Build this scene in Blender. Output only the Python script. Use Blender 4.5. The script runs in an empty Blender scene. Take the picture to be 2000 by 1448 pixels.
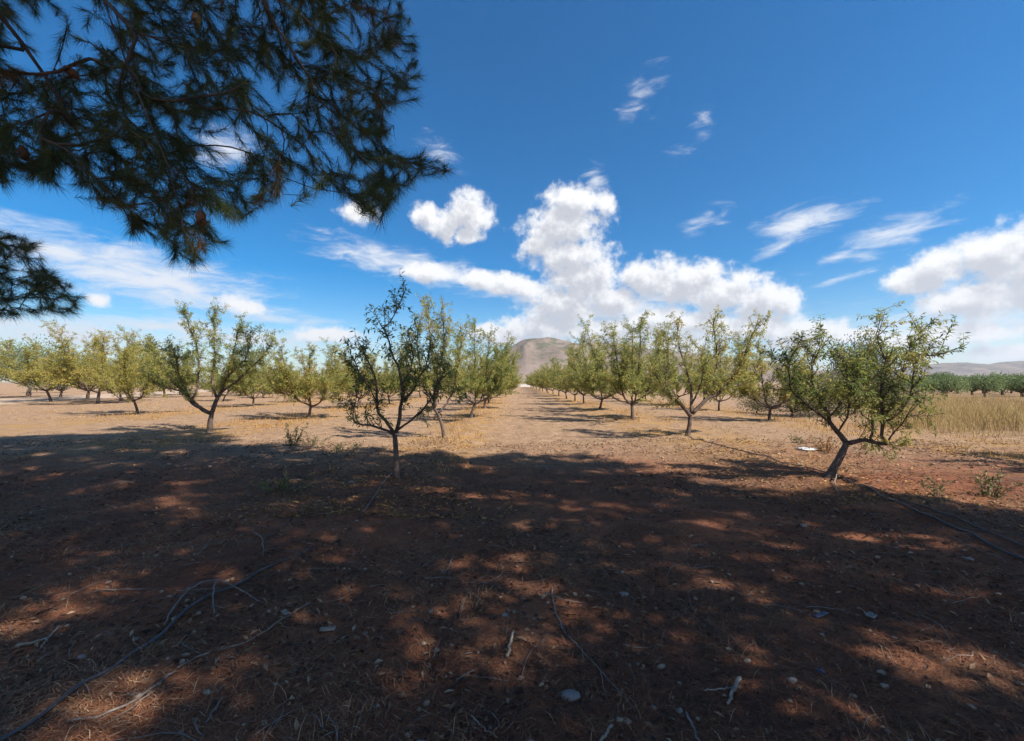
import bpy, math, random
import numpy as np
from mathutils import Matrix, Vector, Euler
R = math.radians
rng = np.random.default_rng(7)
sc = bpy.context.scene
C = sc.collection

# ---------------------------------------------------------------- camera
F = 840.0                     # focal length in pixels of a 2000 px wide frame
CAM = np.array([0.0, 0.0, 1.6])
cam_rot = Euler((R(90 + 1.57), 0, R(0.34)), 'XYZ').to_matrix()
cd = bpy.data.cameras.new('camera'); cam = bpy.data.objects.new('camera', cd); C.objects.link(cam)
cam.location = CAM; cam.rotation_euler = (R(90 + 1.57), 0, R(0.34))
cd.sensor_width = 36; cd.lens = 36 * F / 2000; cd.clip_start = 0.05; cd.clip_end = 30000
sc.camera = cam
MR = np.array(cam_rot)
def ray(px, py): return MR @ np.array([(px - 1000) / F, (724 - py) / F, -1.0])
def gpt(px, py, z=0.0):
    d = ray(px, py); t = (z - CAM[2]) / d[2]; return CAM + d * t
def at(px, py, Y):
    d = ray(px, py); return CAM + d * (Y / d[1])

# ---------------------------------------------------------------- sun, exposure
SUN_EL, SUN_H = R(46), np.array([0.87, -0.49])       # direction towards the sun, right and behind the camera
SUN = np.array([SUN_H[0] * math.cos(SUN_EL), SUN_H[1] * math.cos(SUN_EL), math.sin(SUN_EL)]); SUN /= np.linalg.norm(SUN)
sl = bpy.data.lights.new('sun', 'SUN'); sl.energy = 5.0; sl.angle = R(0.53); sl.color = (1.0, 0.93, 0.82)
so = bpy.data.objects.new('sun', sl); C.objects.link(so)
so.rotation_euler = Vector(-SUN).to_track_quat('-Z', 'Y').to_euler(); so.location = (20, -12, 30)
sc.view_settings.view_transform = 'Standard'; sc.view_settings.look = 'None'
sc.view_settings.gamma = 1; sc.view_settings.use_curve_mapping = False
sc.view_settings.exposure = 0.85
sc.render.engine = 'CYCLES'
cy = sc.cycles
cy.use_adaptive_sampling = True; cy.adaptive_threshold = 0.015
cy.use_denoising = True; cy.max_bounces = 6; cy.diffuse_bounces = 3; cy.transmission_bounces = 4
cy.transparent_max_bounces = 8; cy.volume_bounces = 0; cy.glossy_bounces = 2; cy.sample_clamp_indirect = 6

# ---------------------------------------------------------------- sky with clouds (world)
def azel(px, py):
    d = ray(px, py); d = d / np.linalg.norm(d)
    return math.atan2(d[0], d[1]), math.asin(d[2])
CUMULUS = [  # centre x, y, half width, half height (photo pixels), tilt
    (915,422,46,46,0),(872,438,48,32,0),(830,418,34,24,0,.15),(908,458,26,20,0),
    (1120,392,60,34,0),(1098,445,76,46,0),(1112,500,84,36,0),(1184,400,28,30,0,.25),(1140,540,78,40,0),(1055,480,36,28,0),
    (1105,598,84,46,0),(1062,640,90,30,0),(1010,560,80,22,-8),(950,548,60,20,-8),
    (1270,545,74,40,0),(1345,556,84,44,0),(1420,572,84,44,0),(1485,588,66,38,0),(1528,590,36,30,0),
    (1200,588,64,36,0),(1190,645,90,30,0),(1290,625,90,26,0),(1560,645,90,22,0),(1455,640,110,26,0),(1365,628,64,22,0),(1230,640,40,26,0),(1320,672,90,20,0),
    (1945,500,100,56,0),(1835,530,80,44,0),(1780,545,56,30,0),(1905,585,140,40,0),(2050,520,130,90,0),
    (1870,652,150,20,0),(1985,690,150,18,0),(1730,668,70,14,0),
    (472,598,50,24,0,.2),(640,655,60,16,0),(980,655,60,22,0),(1660,655,70,16,0),(1560,668,70,18,0),(1800,668,80,20,0),(700,416,50,28,0,.25),(840,532,46,20,0),(190,585,40,18,0,.4),(950,650,36,18,0),
]
CIRRUS = [   # a sixth number thins the patch
    (800,520,190,36,-10),(960,556,190,28,-9),(690,494,90,18,-14,.2),(440,290,105,60,20,.35),(855,298,85,54,-30,.5),
    (300,545,290,66,-6),(120,490,220,60,-14,.15),(430,585,190,26,-5,.1),(120,650,340,40,-2),(330,640,260,26,0,.1),(560,625,160,20,0,.25),
    (1565,436,130,44,8,.15),(1530,478,130,20,24,.35),(1735,456,170,44,12,.2),(1660,490,170,20,20,.35),(1880,470,150,20,18,.4),
    (1382,430,95,44,14,.5),(1250,192,105,72,30,.55),(1375,230,50,52,40,.6),(1340,292,80,38,5,.6),(1640,545,160,16,12,.45),
    (1164,352,40,44,-40,.35),(1250,655,560,48,0,.1),(1850,650,330,60,0,.1),(500,665,420,36,0,.2),(640,660,190,22,0,.3),(1600,650,130,24,0,.2),(1240,600,220,30,0,.1),(1900,620,160,40,0,.1),
]
w = bpy.data.worlds.new('World'); sc.world = w; w.use_nodes = True
w.cycles.sampling_method = 'MANUAL'; w.cycles.sample_map_resolution = 256
nt = w.node_tree; nt.nodes.clear()
def nd(tree, typ, **kw):
    n = tree.nodes.new(typ)
    for k, v in kw.items(): setattr(n, k, v)
    return n
def mth(tree, op, a, b=None, c=None, clamp=False):
    n = nd(tree, 'ShaderNodeMath', operation=op, use_clamp=clamp)
    for i, v in enumerate((a, b, c)):
        if v is None: continue
        if isinstance(v, (int, float)): n.inputs[i].default_value = v
        else: tree.links.new(v, n.inputs[i])
    return n.outputs[0]
def blob_group(name, blobs):
    g = bpy.data.node_groups.new(name, 'ShaderNodeTree')
    g.interface.new_socket('Vector', in_out='INPUT', socket_type='NodeSocketVector')
    g.interface.new_socket('Field', in_out='OUTPUT', socket_type='NodeSocketFloat')
    gi = nd(g, 'NodeGroupInput'); go = nd(g, 'NodeGroupOutput')
    acc = None
    for (x, y, rx, ry, tilt, *bias) in blobs:
        a, e = azel(x, y)
        ra = azel(x + rx, y)[0] - a; re = e - azel(x, y + ry)[1]
        vin = gi.outputs[0]
        if tilt:
            m = nd(g, 'ShaderNodeMapping', vector_type='TEXTURE')
            m.inputs['Location'].default_value = (a, e, 0); m.inputs['Rotation'].default_value = (0, 0, R(tilt))
            m.inputs['Scale'].default_value = (abs(ra), abs(re), 1); g.links.new(vin, m.inputs['Vector'])
        else:
            m = nd(g, 'ShaderNodeVectorMath', operation='MULTIPLY_ADD'); g.links.new(vin, m.inputs[0])
            m.inputs[1].default_value = (1 / abs(ra), 1 / abs(re), 0); m.inputs[2].default_value = (-a / abs(ra), -e / abs(re), 0)
        l = nd(g, 'ShaderNodeVectorMath', operation='LENGTH'); g.links.new(m.outputs[0], l.inputs[0])
        ln = l.outputs['Value'] if not bias else mth(g, 'ADD', l.outputs['Value'], bias[0])
        acc = ln if acc is None else mth(g, 'SMOOTH_MIN', acc, ln, 0.25)
    acc = mth(g, 'SUBTRACT', 1.0, acc)
    g.links.new(acc, go.inputs[0])
    return g
g_cum = blob_group('cumulus', CUMULUS); g_cir = blob_group('cirrus', CIRRUS)
tc = nd(nt, 'ShaderNodeTexCoord')
sep = nd(nt, 'ShaderNodeSeparateXYZ'); nt.links.new(tc.outputs['Generated'], sep.inputs[0])
az = mth(nt, 'ARCTAN2', sep.outputs[0], sep.outputs[1]); el = mth(nt, 'ARCSINE', sep.outputs[2])
def noise(tree, vec, scale, detail=5.0, rough=0.55, dist=0.0, lac=2.0):
    n = nd(tree, 'ShaderNodeTexNoise', noise_dimensions='3D')
    n.inputs['Scale'].default_value = scale; n.inputs['Detail'].default_value = detail
    n.inputs['Roughness'].default_value = rough; n.inputs['Distortion'].default_value = dist; n.inputs['Lacunarity'].default_value = lac
    if vec is not None: tree.links.new(vec, n.inputs['Vector'])
    return n
comb = nd(nt, 'ShaderNodeCombineXYZ'); nt.links.new(az, comb.inputs[0]); nt.links.new(el, comb.inputs[1])
P = comb.outputs[0]
def smooth(tree, v, a, b):
    n = nd(tree, 'ShaderNodeMapRange', interpolation_type='SMOOTHSTEP'); tree.links.new(v, n.inputs['Value'])
    n.inputs['From Min'].default_value = a; n.inputs['From Max'].default_value = b
    return n.outputs['Result']
def cumulus_density(vec, detail):
    gn = nd(nt, 'ShaderNodeGroup'); gn.node_tree = g_cum; nt.links.new(vec, gn.inputs[0])
    n1 = noise(nt, vec, 27, detail, 0.64)
    f = mth(nt, 'MULTIPLY_ADD', n1.outputs['Fac'], 2.1, -1.05 + 0.16)
    return mth(nt, 'ADD', gn.outputs[0], f)
dcum = cumulus_density(P, 7)
off = nd(nt, 'ShaderNodeVectorMath', operation='ADD'); nt.links.new(P, off.inputs[0]); off.inputs[1].default_value = (0.014, 0.026, 0)
dsh = cumulus_density(off.outputs[0], 3)
a_cum = smooth(nt, dcum, -0.14, 0.60)
# streaky high cloud: noise stretched along the wind
mp = nd(nt, 'ShaderNodeMapping'); mp.inputs['Rotation'].default_value = (0, 0, R(-20)); mp.inputs['Scale'].default_value = (13, 46, 1)
nt.links.new(P, mp.inputs['Vector'])
gc = nd(nt, 'ShaderNodeGroup'); gc.node_tree = g_cir; nt.links.new(P, gc.inputs[0])
n2 = noise(nt, mp.outputs[0], 1.0, 6, 0.66, 0.5)
fc = mth(nt, 'ADD', gc.outputs[0], mth(nt, 'MULTIPLY_ADD', n2.outputs['Fac'], 2.2, -1.05))
a_cir = mth(nt, 'MULTIPLY', smooth(nt, fc, -0.05, 1.15), 0.95)
# scattered clouds everywhere the camera does not look
n3 = noise(nt, tc.outputs['Generated'], 4.5, 7, 0.58, 0.2)
sideo = smooth(nt, mth(nt, 'ABSOLUTE', az), R(52), R(62))
low = smooth(nt, el, R(55), R(15))
a_oth = mth(nt, 'MULTIPLY', mth(nt, 'MULTIPLY', smooth(nt, n3.outputs['Fac'], 0.47, 0.58), sideo), low)
sky = nd(nt, 'ShaderNodeTexSky', sky_type='NISHITA'); sky.sun_disc = False
sky.sun_elevation = SUN_EL; sky.sun_rotation = math.atan2(SUN[0], SUN[1])
sky.air_density = 1.0; sky.dust_density = 0.1; sky.ozone_density = 2.2; sky.altitude = 500
hs = nd(nt, 'ShaderNodeHueSaturation'); hs.inputs['Saturation'].default_value = 1.62; hs.inputs['Value'].default_value = .82
nt.links.new(sky.outputs[0], hs.inputs['Color'])
def mixc(tree, fac, a, b):
    n = nd(tree, 'ShaderNodeMix', data_type='RGBA')
    for s, v in ((n.inputs['Factor'], fac), (n.inputs['A'], a), (n.inputs['B'], b)):
        if isinstance(v, (tuple, list)): s.default_value = tuple(v) + (1,) if len(v) == 3 else v
        elif isinstance(v, (int, float)): s.default_value = v
        else: tree.links.new(v, s)
    return n.outputs['Result']
CW = 5.9
shade = smooth(nt, dsh, 0.0, 0.95)
ccol = mixc(nt, shade, (CW, CW, CW * 1.01), (CW * .58, CW * .60, CW * .66))
skyc = mixc(nt, a_cir, hs.outputs[0], (CW * .86, CW * .89, CW * .95))
skyc = mixc(nt, mth(nt, 'MULTIPLY', a_oth, 0.9), skyc, (CW * .8, CW * .82, CW * .85))
skyc = mixc(nt, a_cum, skyc, ccol)
bg = nd(nt, 'ShaderNodeBackground'); bg.inputs['Strength'].default_value = 0.10
nt.links.new(skyc, bg.inputs['Color'])
wo = nd(nt, 'ShaderNodeOutputWorld'); nt.links.new(bg.outputs[0], wo.inputs['Surface'])

# ---------------------------------------------------------------- helpers
def tag(o, label=None, cat=None, group=None, kind=None):
    if label: o['label'] = label
    if cat: o['category'] = cat
    if group: o['group'] = group
    if kind: o['kind'] = kind
    return o
def link(o, parent=None):
    C.objects.link(o)
    if parent is not None: o.parent = parent
    return o
def empty(name, loc, rz=0, s=1.0):
    o = bpy.data.objects.new(name, None); o.location = tuple(loc); o.rotation_euler = (0, 0, rz); o.scale = (s, s, s)
    o.empty_display_size = 0.2
    return link(o)
def mesh_np(name, V, faces, mat, smooth_=False, attr=None):
    """V (n,3); faces: list of (k,m) int arrays, m = 3 or 4"""
    me = bpy.data.meshes.new(name)
    V = np.asarray(V, np.float32)
    faces = [np.asarray(f, np.int32) for f in faces if len(f)]
    me.vertices.add(len(V)); me.vertices.foreach_set('co', V.ravel())
    li = np.concatenate([f.ravel() for f in faces]); tot = np.concatenate([np.full(len(f), f.shape[1], np.int32) for f in faces])
    st = np.concatenate([[0], np.cumsum(tot)[:-1]]).astype(np.int32)
    me.loops.add(len(li)); me.loops.foreach_set('vertex_index', li)
    me.polygons.add(len(tot)); me.polygons.foreach_set('loop_start', st); me.polygons.foreach_set('loop_total', tot)
    me.update(calc_edges=True)
    me.polygons.foreach_set('use_smooth', np.full(len(tot), smooth_, bool))
    if attr is not None:
        for k, a in attr.items():
            at_ = me.attributes.new(k, 'FLOAT', 'POINT'); at_.data.foreach_set('value', np.asarray(a, np.float32))
    if mat: me.materials.append(mat)
    me.validate()
    return me
def mobj(name, me, parent=None): return link(bpy.data.objects.new(name, me), parent)
def norm(v):
    v = np.asarray(v, float); return v / np.maximum(np.linalg.norm(v, axis=-1, keepdims=True), 1e-9)
class Tubes:
    def __init__(s): s.V = []; s.Fq = []; s.Ft = []; s.n = 0
    def add(s, pts, rad, sides=5, cap=True, wob=0.0, r=None):
        pts = np.asarray(pts, float); k = len(pts); rad = np.broadcast_to(np.asarray(rad, float), (k,))
        t = norm(np.gradient(pts, axis=0))
        ref = np.array([0, 0, 1.0]) if abs(t[:, 2]).mean() < 0.8 else np.array([1.0, 0, 0])
        u = norm(np.cross(t, ref)); v = np.cross(t, u)
        a = np.arange(sides) / sides * 2 * math.pi
        rr = np.repeat(rad[:, None], sides, 1)
        if wob and r is not None: rr = rr * (1 + wob * r.standard_normal((k, sides)))
        ring = pts[:, None] + rr[..., None] * (np.cos(a)[None, :, None] * u[:, None] + np.sin(a)[None, :, None] * v[:, None])
        base = s.n; s.V.append(ring.reshape(-1, 3))
        i = np.arange(k - 1)[:, None] * sides; j = np.arange(sides)[None]; j2 = (j + 1) % sides
        s.Fq.append((base + np.stack([i + j, i + j2, i + sides + j2, i + sides + j], -1)).reshape(-1, 4))
        s.n += k * sides
        if cap:
            s.V.append(pts[[0, -1]]); c0, c1 = s.n, s.n + 1; s.n += 2
            jj = np.arange(sides); jn = (jj + 1) % sides; e = base + (k - 1) * sides
            s.Ft.append(np.stack([np.full(sides, c0), base + jn, base + jj], -1)); s.Ft.append(np.stack([np.full(sides, c1), e + jj, e + jn], -1))
    def mesh(s, name, mat, smooth_=True):
        return mesh_np(name, np.concatenate(s.V), [np.concatenate(s.Fq)] + ([np.concatenate(s.Ft)] if s.Ft else []), mat, smooth_)
def resample(pts, n):
    pts = np.asarray(pts, float); d = np.r_[0, np.cumsum(np.linalg.norm(np.diff(pts, axis=0), axis=1))]
    if len(pts) > 2:                                             # Catmull-Rom through the points
        q = np.vstack([2 * pts[0] - pts[1], pts, 2 * pts[-1] - pts[-2]])
        out = []
        for x in np.linspace(0, d[-1], n):
            i = min(np.searchsorted(d, x, side='right') - 1, len(pts) - 2); t = (x - d[i]) / max(d[i + 1] - d[i], 1e-9)
            p0, p1, p2, p3 = q[i], q[i + 1], q[i + 2], q[i + 3]
            out.append(.5 * (2 * p1 + (p2 - p0) * t + (2 * p0 - 5 * p1 + 4 * p2 - p3) * t * t + (3 * p1 - p0 - 3 * p2 + p3) * t ** 3))
        return np.array(out)
    return pts[0] + (pts[1] - pts[0]) * np.linspace(0, 1, n)[:, None]

# value noise for terrain
_tab = np.random.default_rng(3).random((256, 256))
def vnoise(x, y):
    xi = np.floor(x).astype(int); yi = np.floor(y).astype(int); fx = x - xi; fy = y - yi
    fx = fx * fx * (3 - 2 * fx); fy = fy * fy * (3 - 2 * fy)
    g = lambda a, b: _tab[a & 255, b & 255]
    return (g(xi, yi) * (1 - fx) + g(xi + 1, yi) * fx) * (1 - fy) + (g(xi, yi + 1) * (1 - fx) + g(xi + 1, yi + 1) * fx) * fy - .5
ROWS = (-1.9, 4.9)
def gz(x, y):
    x = np.asarray(x, float); y = np.asarray(y, float)
    far = 1 / (1 + np.maximum(np.hypot(x, y) - 40, 0) / 60)
    z = .10 * vnoise(x * .22 + 5, y * .16 + 3) + .05 * vnoise(x * .8, y * .6) + .052 * vnoise(x * 2.7 + 9, y * 2.3) + .030 * vnoise(x * 6.1, y * 5.6)
    for X in ROWS: z = z + .06 * np.exp(-((x - X) / .7) ** 2)
    # shallow harrow furrows running up the alley
    al = np.exp(-((x - 1.5) / 2.2) ** 4) * np.clip((y - 6) / 4, 0, 1) * np.exp(-(y / 60) ** 2)
    z = z + .011 * al * (.5 + vnoise(x * .9, y * .35)) * np.sin((x + .10 * y) * 2 * math.pi / .33 + 5 * vnoise(x * .5, y * .25))
    return z * far
def gp(px, py):
    p = gpt(px, py); return np.array([p[0], p[1], float(gz(p[0], p[1]))])

# ---------------------------------------------------------------- materials
def material(name):
    m = bpy.data.materials.new(name); m.use_nodes = True; t = m.node_tree; t.nodes.clear()
    o = nd(t, 'ShaderNodeOutputMaterial'); return m, t, o
def ramp(tree, fac, stops, interp='LINEAR'):
    n = nd(tree, 'ShaderNodeValToRGB'); tree.links.new(fac, n.inputs[0]); cr = n.color_ramp; cr.interpolation = interp
    while len(cr.elements) < len(stops): cr.elements.new(.5)
    for e, (p, c) in zip(cr.elements, stops): e.position = p; e.color = tuple(c) + (1,)
    return n.outputs[0]
def leaf_mat(name, stops, transl=.38, rough=.55):
    m, t, o = material(name)
    a = nd(t, 'ShaderNodeAttribute', attribute_name='rnd')
    oi = nd(t, 'ShaderNodeObjectInfo')
    f = mth(t, 'ADD', a.outputs['Fac'], mth(t, 'MULTIPLY_ADD', oi.outputs['Random'], .16, -.08), clamp=True)
    col = ramp(t, f, stops)
    p = nd(t, 'ShaderNodeBsdfPrincipled'); t.links.new(col, p.inputs['Base Color']); p.inputs['Roughness'].default_value = rough
    p.inputs['Specular IOR Level'].default_value = .3
    tr = nd(t, 'ShaderNodeBsdfTranslucent'); t.links.new(col, tr.inputs['Color'])
    mx = nd(t, 'ShaderNodeMixShader'); mx.inputs[0].default_value = transl
    t.links.new(p.outputs[0], mx.inputs[1]); t.links.new(tr.outputs[0], mx.inputs[2]); t.links.new(mx.outputs[0], o.inputs['Surface'])
    return m
def plain_mat(name, c1, c2, scale=8, rough=.85, bump=0.0, bscale=40, spec=.3, detail=5):
    m, t, o = material(name)
    tcn = nd(t, 'ShaderNodeTexCoord'); n = noise(t, tcn.outputs['Object'], scale, detail, .6)
    col = ramp(t, n.outputs['Fac'], [(.3, c1), (.7, c2)])
    p = nd(t, 'ShaderNodeBsdfPrincipled'); t.links.new(col, p.inputs['Base Color']); p.inputs['Roughness'].default_value = rough
    p.inputs['Specular IOR Level'].default_value = spec
    if bump:
        b = nd(t, 'ShaderNodeBump'); b.inputs['Strength'].default_value = bump; b.inputs['Distance'].default_value = .02
        nb = noise(t, tcn.outputs['Object'], bscale, 4, .6); t.links.new(nb.outputs['Fac'], b.inputs['Height']); t.links.new(b.outputs[0], p.inputs['Normal'])
    t.links.new(p.outputs[0], o.inputs['Surface'])
    return m
M = {}
M['almond'] = leaf_mat('almond_leaf', [(0, (.14, .20, .065)), (.35, (.29, .33, .095)), (.65, (.44, .42, .12)), (.88, (.52, .42, .13)), (1, (.44, .26, .09))], .55)
M['almond_green'] = leaf_mat('almond_leaf_green', [(0, (.085, .14, .046)), (.45, (.19, .24, .07)), (.75, (.36, .36, .095)), (.93, (.44, .35, .10)), (1, (.32, .17, .07))], .55)
M['almond_yellow'] = leaf_mat('almond_leaf_yellow', [(0, (.20, .24, .07)), (.3, (.37, .36, .095)), (.65, (.50, .44, .12)), (1, (.54, .36, .10))], .55)
M['olive'] = leaf_mat('olive_leaf', [(0, (.10, .135, .075)), (.6, (.20, .24, .14)), (1, (.32, .35, .24))], .2)
M['orchard'] = leaf_mat('far_orchard_leaf', [(0, (.09, .13, .055)), (.6, (.19, .25, .10)), (1, (.30, .34, .15))], .35)
M['dead_leaf'] = leaf_mat('withered_leaf', [(0, (.05, .03, .02)), (.5, (.13, .07, .035)), (1, (.22, .13, .06))], .2)
M['pine'] = leaf_mat('pine_needle', [(0, (.026, .042, .016)), (.5, (.060, .090, .030)), (.85, (.105, .135, .042)), (.95, (.14, .10, .034)), (1, (.16, .08, .03))], .4, .45)
M['fallen'] = leaf_mat('fallen_leaf', [(0, (.20, .09, .035)), (.5, (.40, .21, .06)), (1, (.52, .34, .12))], .15)
M['litter'] = leaf_mat('needle_litter', [(0, (.10, .040, .022)), (.4, (.24, .088, .040)), (.75, (.34, .19, .10)), (1, (.52, .40, .25))], .1, .7)
M['debris'] = leaf_mat('debris', [(0, (.04, .022, .016)), (.35, (.12, .06, .036)), (.7, (.24, .14, .08)), (1, (.42, .33, .22))], .05, .8)
M['drygrass'] = leaf_mat('dry_grass', [(0, (.20, .13, .05)), (.5, (.42, .30, .12)), (1, (.58, .45, .22))], .35, .6)
M['weed'] = leaf_mat('weed_leaf', [(0, (.06, .08, .03)), (.5, (.16, .17, .06)), (1, (.32, .26, .12))], .3)
M['shrub'] = leaf_mat('dry_shrub', [(0, (.10, .08, .055)), (.5, (.21, .19, .11)), (1, (.33, .30, .17))], .25)
M['broom'] = leaf_mat('grey_broom', [(0, (.055, .075, .06)), (.5, (.12, .145, .11)), (1, (.22, .24, .17))], .15)
M['bark'] = plain_mat('almond_bark', (.055, .038, .031), (.19, .14, .115), 14, .9, .8, 60)
M['twig'] = plain_mat('almond_twig', (.08, .058, .042), (.18, .13, .095), 10, .85)
M['pinebark'] = plain_mat('pine_bark', (.03, .024, .02), (.11, .085, .07), 9, .95, 1.0, 25)
M['pinetwig'] = plain_mat('pine_twig', (.04, .03, .025), (.10, .075, .058), 12, .9)
M['cone'] = plain_mat('pine_cone', (.05, .028, .016), (.16, .08, .04), 20, .8)
M['stick'] = plain_mat('grey_stick', (.11, .095, .088), (.26, .23, .205), 20, .85, .4, 80)
M['stick_pale'] = plain_mat('pale_stick', (.17, .14, .11), (.34, .29, .23), 20, .85, .3, 80)
M['hose'] = plain_mat('black_hose', (.018, .019, .023), (.075, .07, .07), 6, .42, 0, 1, .5)
M['stone'] = plain_mat('grey_stone', (.13, .12, .115), (.26, .24, .22), 9, .8, .3, 60)
M['stone_warm'] = plain_mat('tan_stone', (.20, .14, .10), (.36, .28, .21), 9, .85, .3, 60)
M['stone_white'] = plain_mat('white_stone', (.17, .15, .13), (.33, .29, .25), 9, .8, .2, 60)
M['clod'] = plain_mat('soil_clod', (.07, .033, .02), (.24, .135, .08), 5, .95)
M['rag'] = plain_mat('white_sheet', (.62, .62, .62), (.80, .80, .79), 6, .6)
M['bluebit'] = plain_mat('blue_plastic', (.035, .045, .07), (.075, .09, .13), 6, .5)
M['wall'] = plain_mat('white_wall', (.62, .58, .52), (.74, .70, .64), 2, .9)

# ground
m, t, o = material('soil'); M['soil'] = m
g = nd(t, 'ShaderNodeNewGeometry'); pos = g.outputs['Position']
sp = nd(t, 'ShaderNodeSeparateXYZ'); t.links.new(pos, sp.inputs[0])
nl = noise(t, pos, .35, 4, .6); nm = noise(t, pos, 2.6, 7, .68); nf = noise(t, pos, 24, 6, .7); nv = noise(t, pos, 110, 3, .6)
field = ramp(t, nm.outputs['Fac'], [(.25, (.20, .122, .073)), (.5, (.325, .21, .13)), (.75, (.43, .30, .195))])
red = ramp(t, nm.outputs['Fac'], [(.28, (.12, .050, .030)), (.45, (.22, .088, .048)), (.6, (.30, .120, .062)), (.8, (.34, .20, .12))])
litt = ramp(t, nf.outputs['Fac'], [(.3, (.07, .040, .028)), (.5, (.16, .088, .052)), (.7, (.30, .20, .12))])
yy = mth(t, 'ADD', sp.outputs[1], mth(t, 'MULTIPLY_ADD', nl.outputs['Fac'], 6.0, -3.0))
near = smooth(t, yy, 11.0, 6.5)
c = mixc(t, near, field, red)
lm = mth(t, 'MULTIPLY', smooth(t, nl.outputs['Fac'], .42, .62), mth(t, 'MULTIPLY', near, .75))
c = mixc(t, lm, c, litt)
# yellow-orange litter and weeds along the rows
n5 = noise(t, pos, 1.1, 5, .65)
def band(X, wd):
    d = mth(t, 'ABSOLUTE', mth(t, 'SUBTRACT', sp.outputs[0], X)); return smooth(t, d, wd, wd * .35)
rowm = mth(t, 'ADD', mth(t, 'ADD', band(-1.9, 1.7), band(5.2, 2.2)), mth(t, 'ADD', band(-9.6, 2.4), mth(t, 'ADD', band(11.5, 2.6), band(-17.5, 3.0))), clamp=True)
rowm = mth(t, 'MULTIPLY', mth(t, 'MULTIPLY', rowm, smooth(t, n5.outputs['Fac'], .40, .62)), mth(t, 'MULTIPLY', mth(t, 'SUBTRACT', 1.0, near), .8))
c = mixc(t, rowm, c, mixc(t, nf.outputs['Fac'], (.27, .135, .045), (.46, .29, .11)))
spk = smooth(t, nv.outputs['Fac'], .60, .70)
c = mixc(t, mth(t, 'MULTIPLY', spk, .5), c, (.44, .36, .28))
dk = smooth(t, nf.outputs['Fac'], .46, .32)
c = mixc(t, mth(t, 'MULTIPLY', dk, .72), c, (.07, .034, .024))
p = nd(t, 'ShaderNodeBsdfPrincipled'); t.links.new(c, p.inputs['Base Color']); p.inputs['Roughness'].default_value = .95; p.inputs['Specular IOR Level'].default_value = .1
b1 = nd(t, 'ShaderNodeBump'); b1.inputs['Strength'].default_value = .8; b1.inputs['Distance'].default_value = .05; t.links.new(nf.outputs['Fac'], b1.inputs['Height'])
b2 = nd(t, 'ShaderNodeBump'); b2.inputs['Strength'].default_value = .7; b2.inputs['Distance'].default_value = .015; t.links.new(nv.outputs['Fac'], b2.inputs['Height']); t.links.new(b1.outputs[0], b2.inputs['Normal'])
t.links.new(b2.outputs[0], p.inputs['Normal']); t.links.new(p.outputs[0], o.inputs['Surface'])
M['track'] = plain_mat('pale_track', (.33, .235, .17), (.46, .35, .265), .5, .95, .5, 12)
m, t, o = material('hill'); M['hill'] = m
tcn = nd(t, 'ShaderNodeTexCoord'); n1 = noise(t, tcn.outputs['Object'], .006, 6, .6); n2 = noise(t, tcn.outputs['Object'], .035, 5, .7)
c = ramp(t, n1.outputs['Fac'], [(.3, (.145, .108, .085)), (.55, (.215, .162, .132)), (.75, (.265, .205, .17))])
spz = nd(t, 'ShaderNodeSeparateXYZ'); t.links.new(tcn.outputs['Object'], spz.inputs[0])
sc_f = mth(t, 'ADD', n2.outputs['Fac'], mth(t, 'MULTIPLY', spz.outputs[2], .0007))
c = mixc(t, mth(t, 'MULTIPLY', smooth(t, sc_f, .56, .68), .8), c, (.075, .088, .045))
p = nd(t, 'ShaderNodeBsdfDiffuse'); t.links.new(c, p.inputs['Color']); t.links.new(p.outputs[0], o.inputs['Surface'])

# ---------------------------------------------------------------- ground, tracks, hills
def axis(fine, lim, step, growth, far):
    a = list(np.arange(fine[0], fine[1] + 1e-6, step)); s = step
    hi = []; x = a[-1]
    while x < far: s *= growth; x += s; hi.append(x)
    s = step; lo = []; x = a[0]
    while x > -far: s *= growth; x -= s; lo.append(x)
    return np.array(lo[::-1] + a + hi)
gx = axis((-6, 7), 0, .085, 1.06, 9000); gy = axis((.5, 11), 0, .085, 1.06, 9000)
X, Y = np.meshgrid(gx, gy); Z = gz(X, Y)
V = np.stack([X, Y, Z], -1).reshape(-1, 3); nx, ny = len(gx), len(gy)
i = np.arange(ny - 1)[:, None] * nx + np.arange(nx - 1)[None]
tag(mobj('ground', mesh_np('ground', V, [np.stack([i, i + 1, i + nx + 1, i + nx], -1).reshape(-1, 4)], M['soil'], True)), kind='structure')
def strip(name, pts, wd, mat, dz=.02, r=None):
    pts = resample(pts, 80); t_ = norm(np.gradient(pts, axis=0)); s_ = np.stack([t_[:, 1], -t_[:, 0], 0 * t_[:, 0]], -1)
    vs = []
    for k in range(9):
        q = pts + s_ * ((k / 4 - 1) * wd / 2) + 0
        if k in (0, 8): q = q + s_ * (np.random.default_rng(k).normal(0, wd * .05, (len(pts), 1)))
        q[:, 2] = gz(q[:, 0], q[:, 1]) + (.07 - .09 * abs(k / 4 - 1) ** 2) + dz; vs.append(q)
    V = np.stack(vs, 1).reshape(-1, 3); i = np.arange(79)[:, None] * 9 + np.arange(8)[None]
    return tag(mobj(name, mesh_np(name, V, [np.stack([i, i + 1, i + 10, i + 9], -1).reshape(-1, 4)], mat, True)), kind='structure')
strip('dirt_track', [(-36, 14, 0), (-44, 38, 0), (-52, 60, 0), (-62, 90, 0), (-76, 140, 0)], 9, M['track'])
strip('crossing_track', [(-110, 148, 0), (-30, 146, 0), (30, 147, 0), (120, 150, 0)], 10, M['track'], .03)
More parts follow.
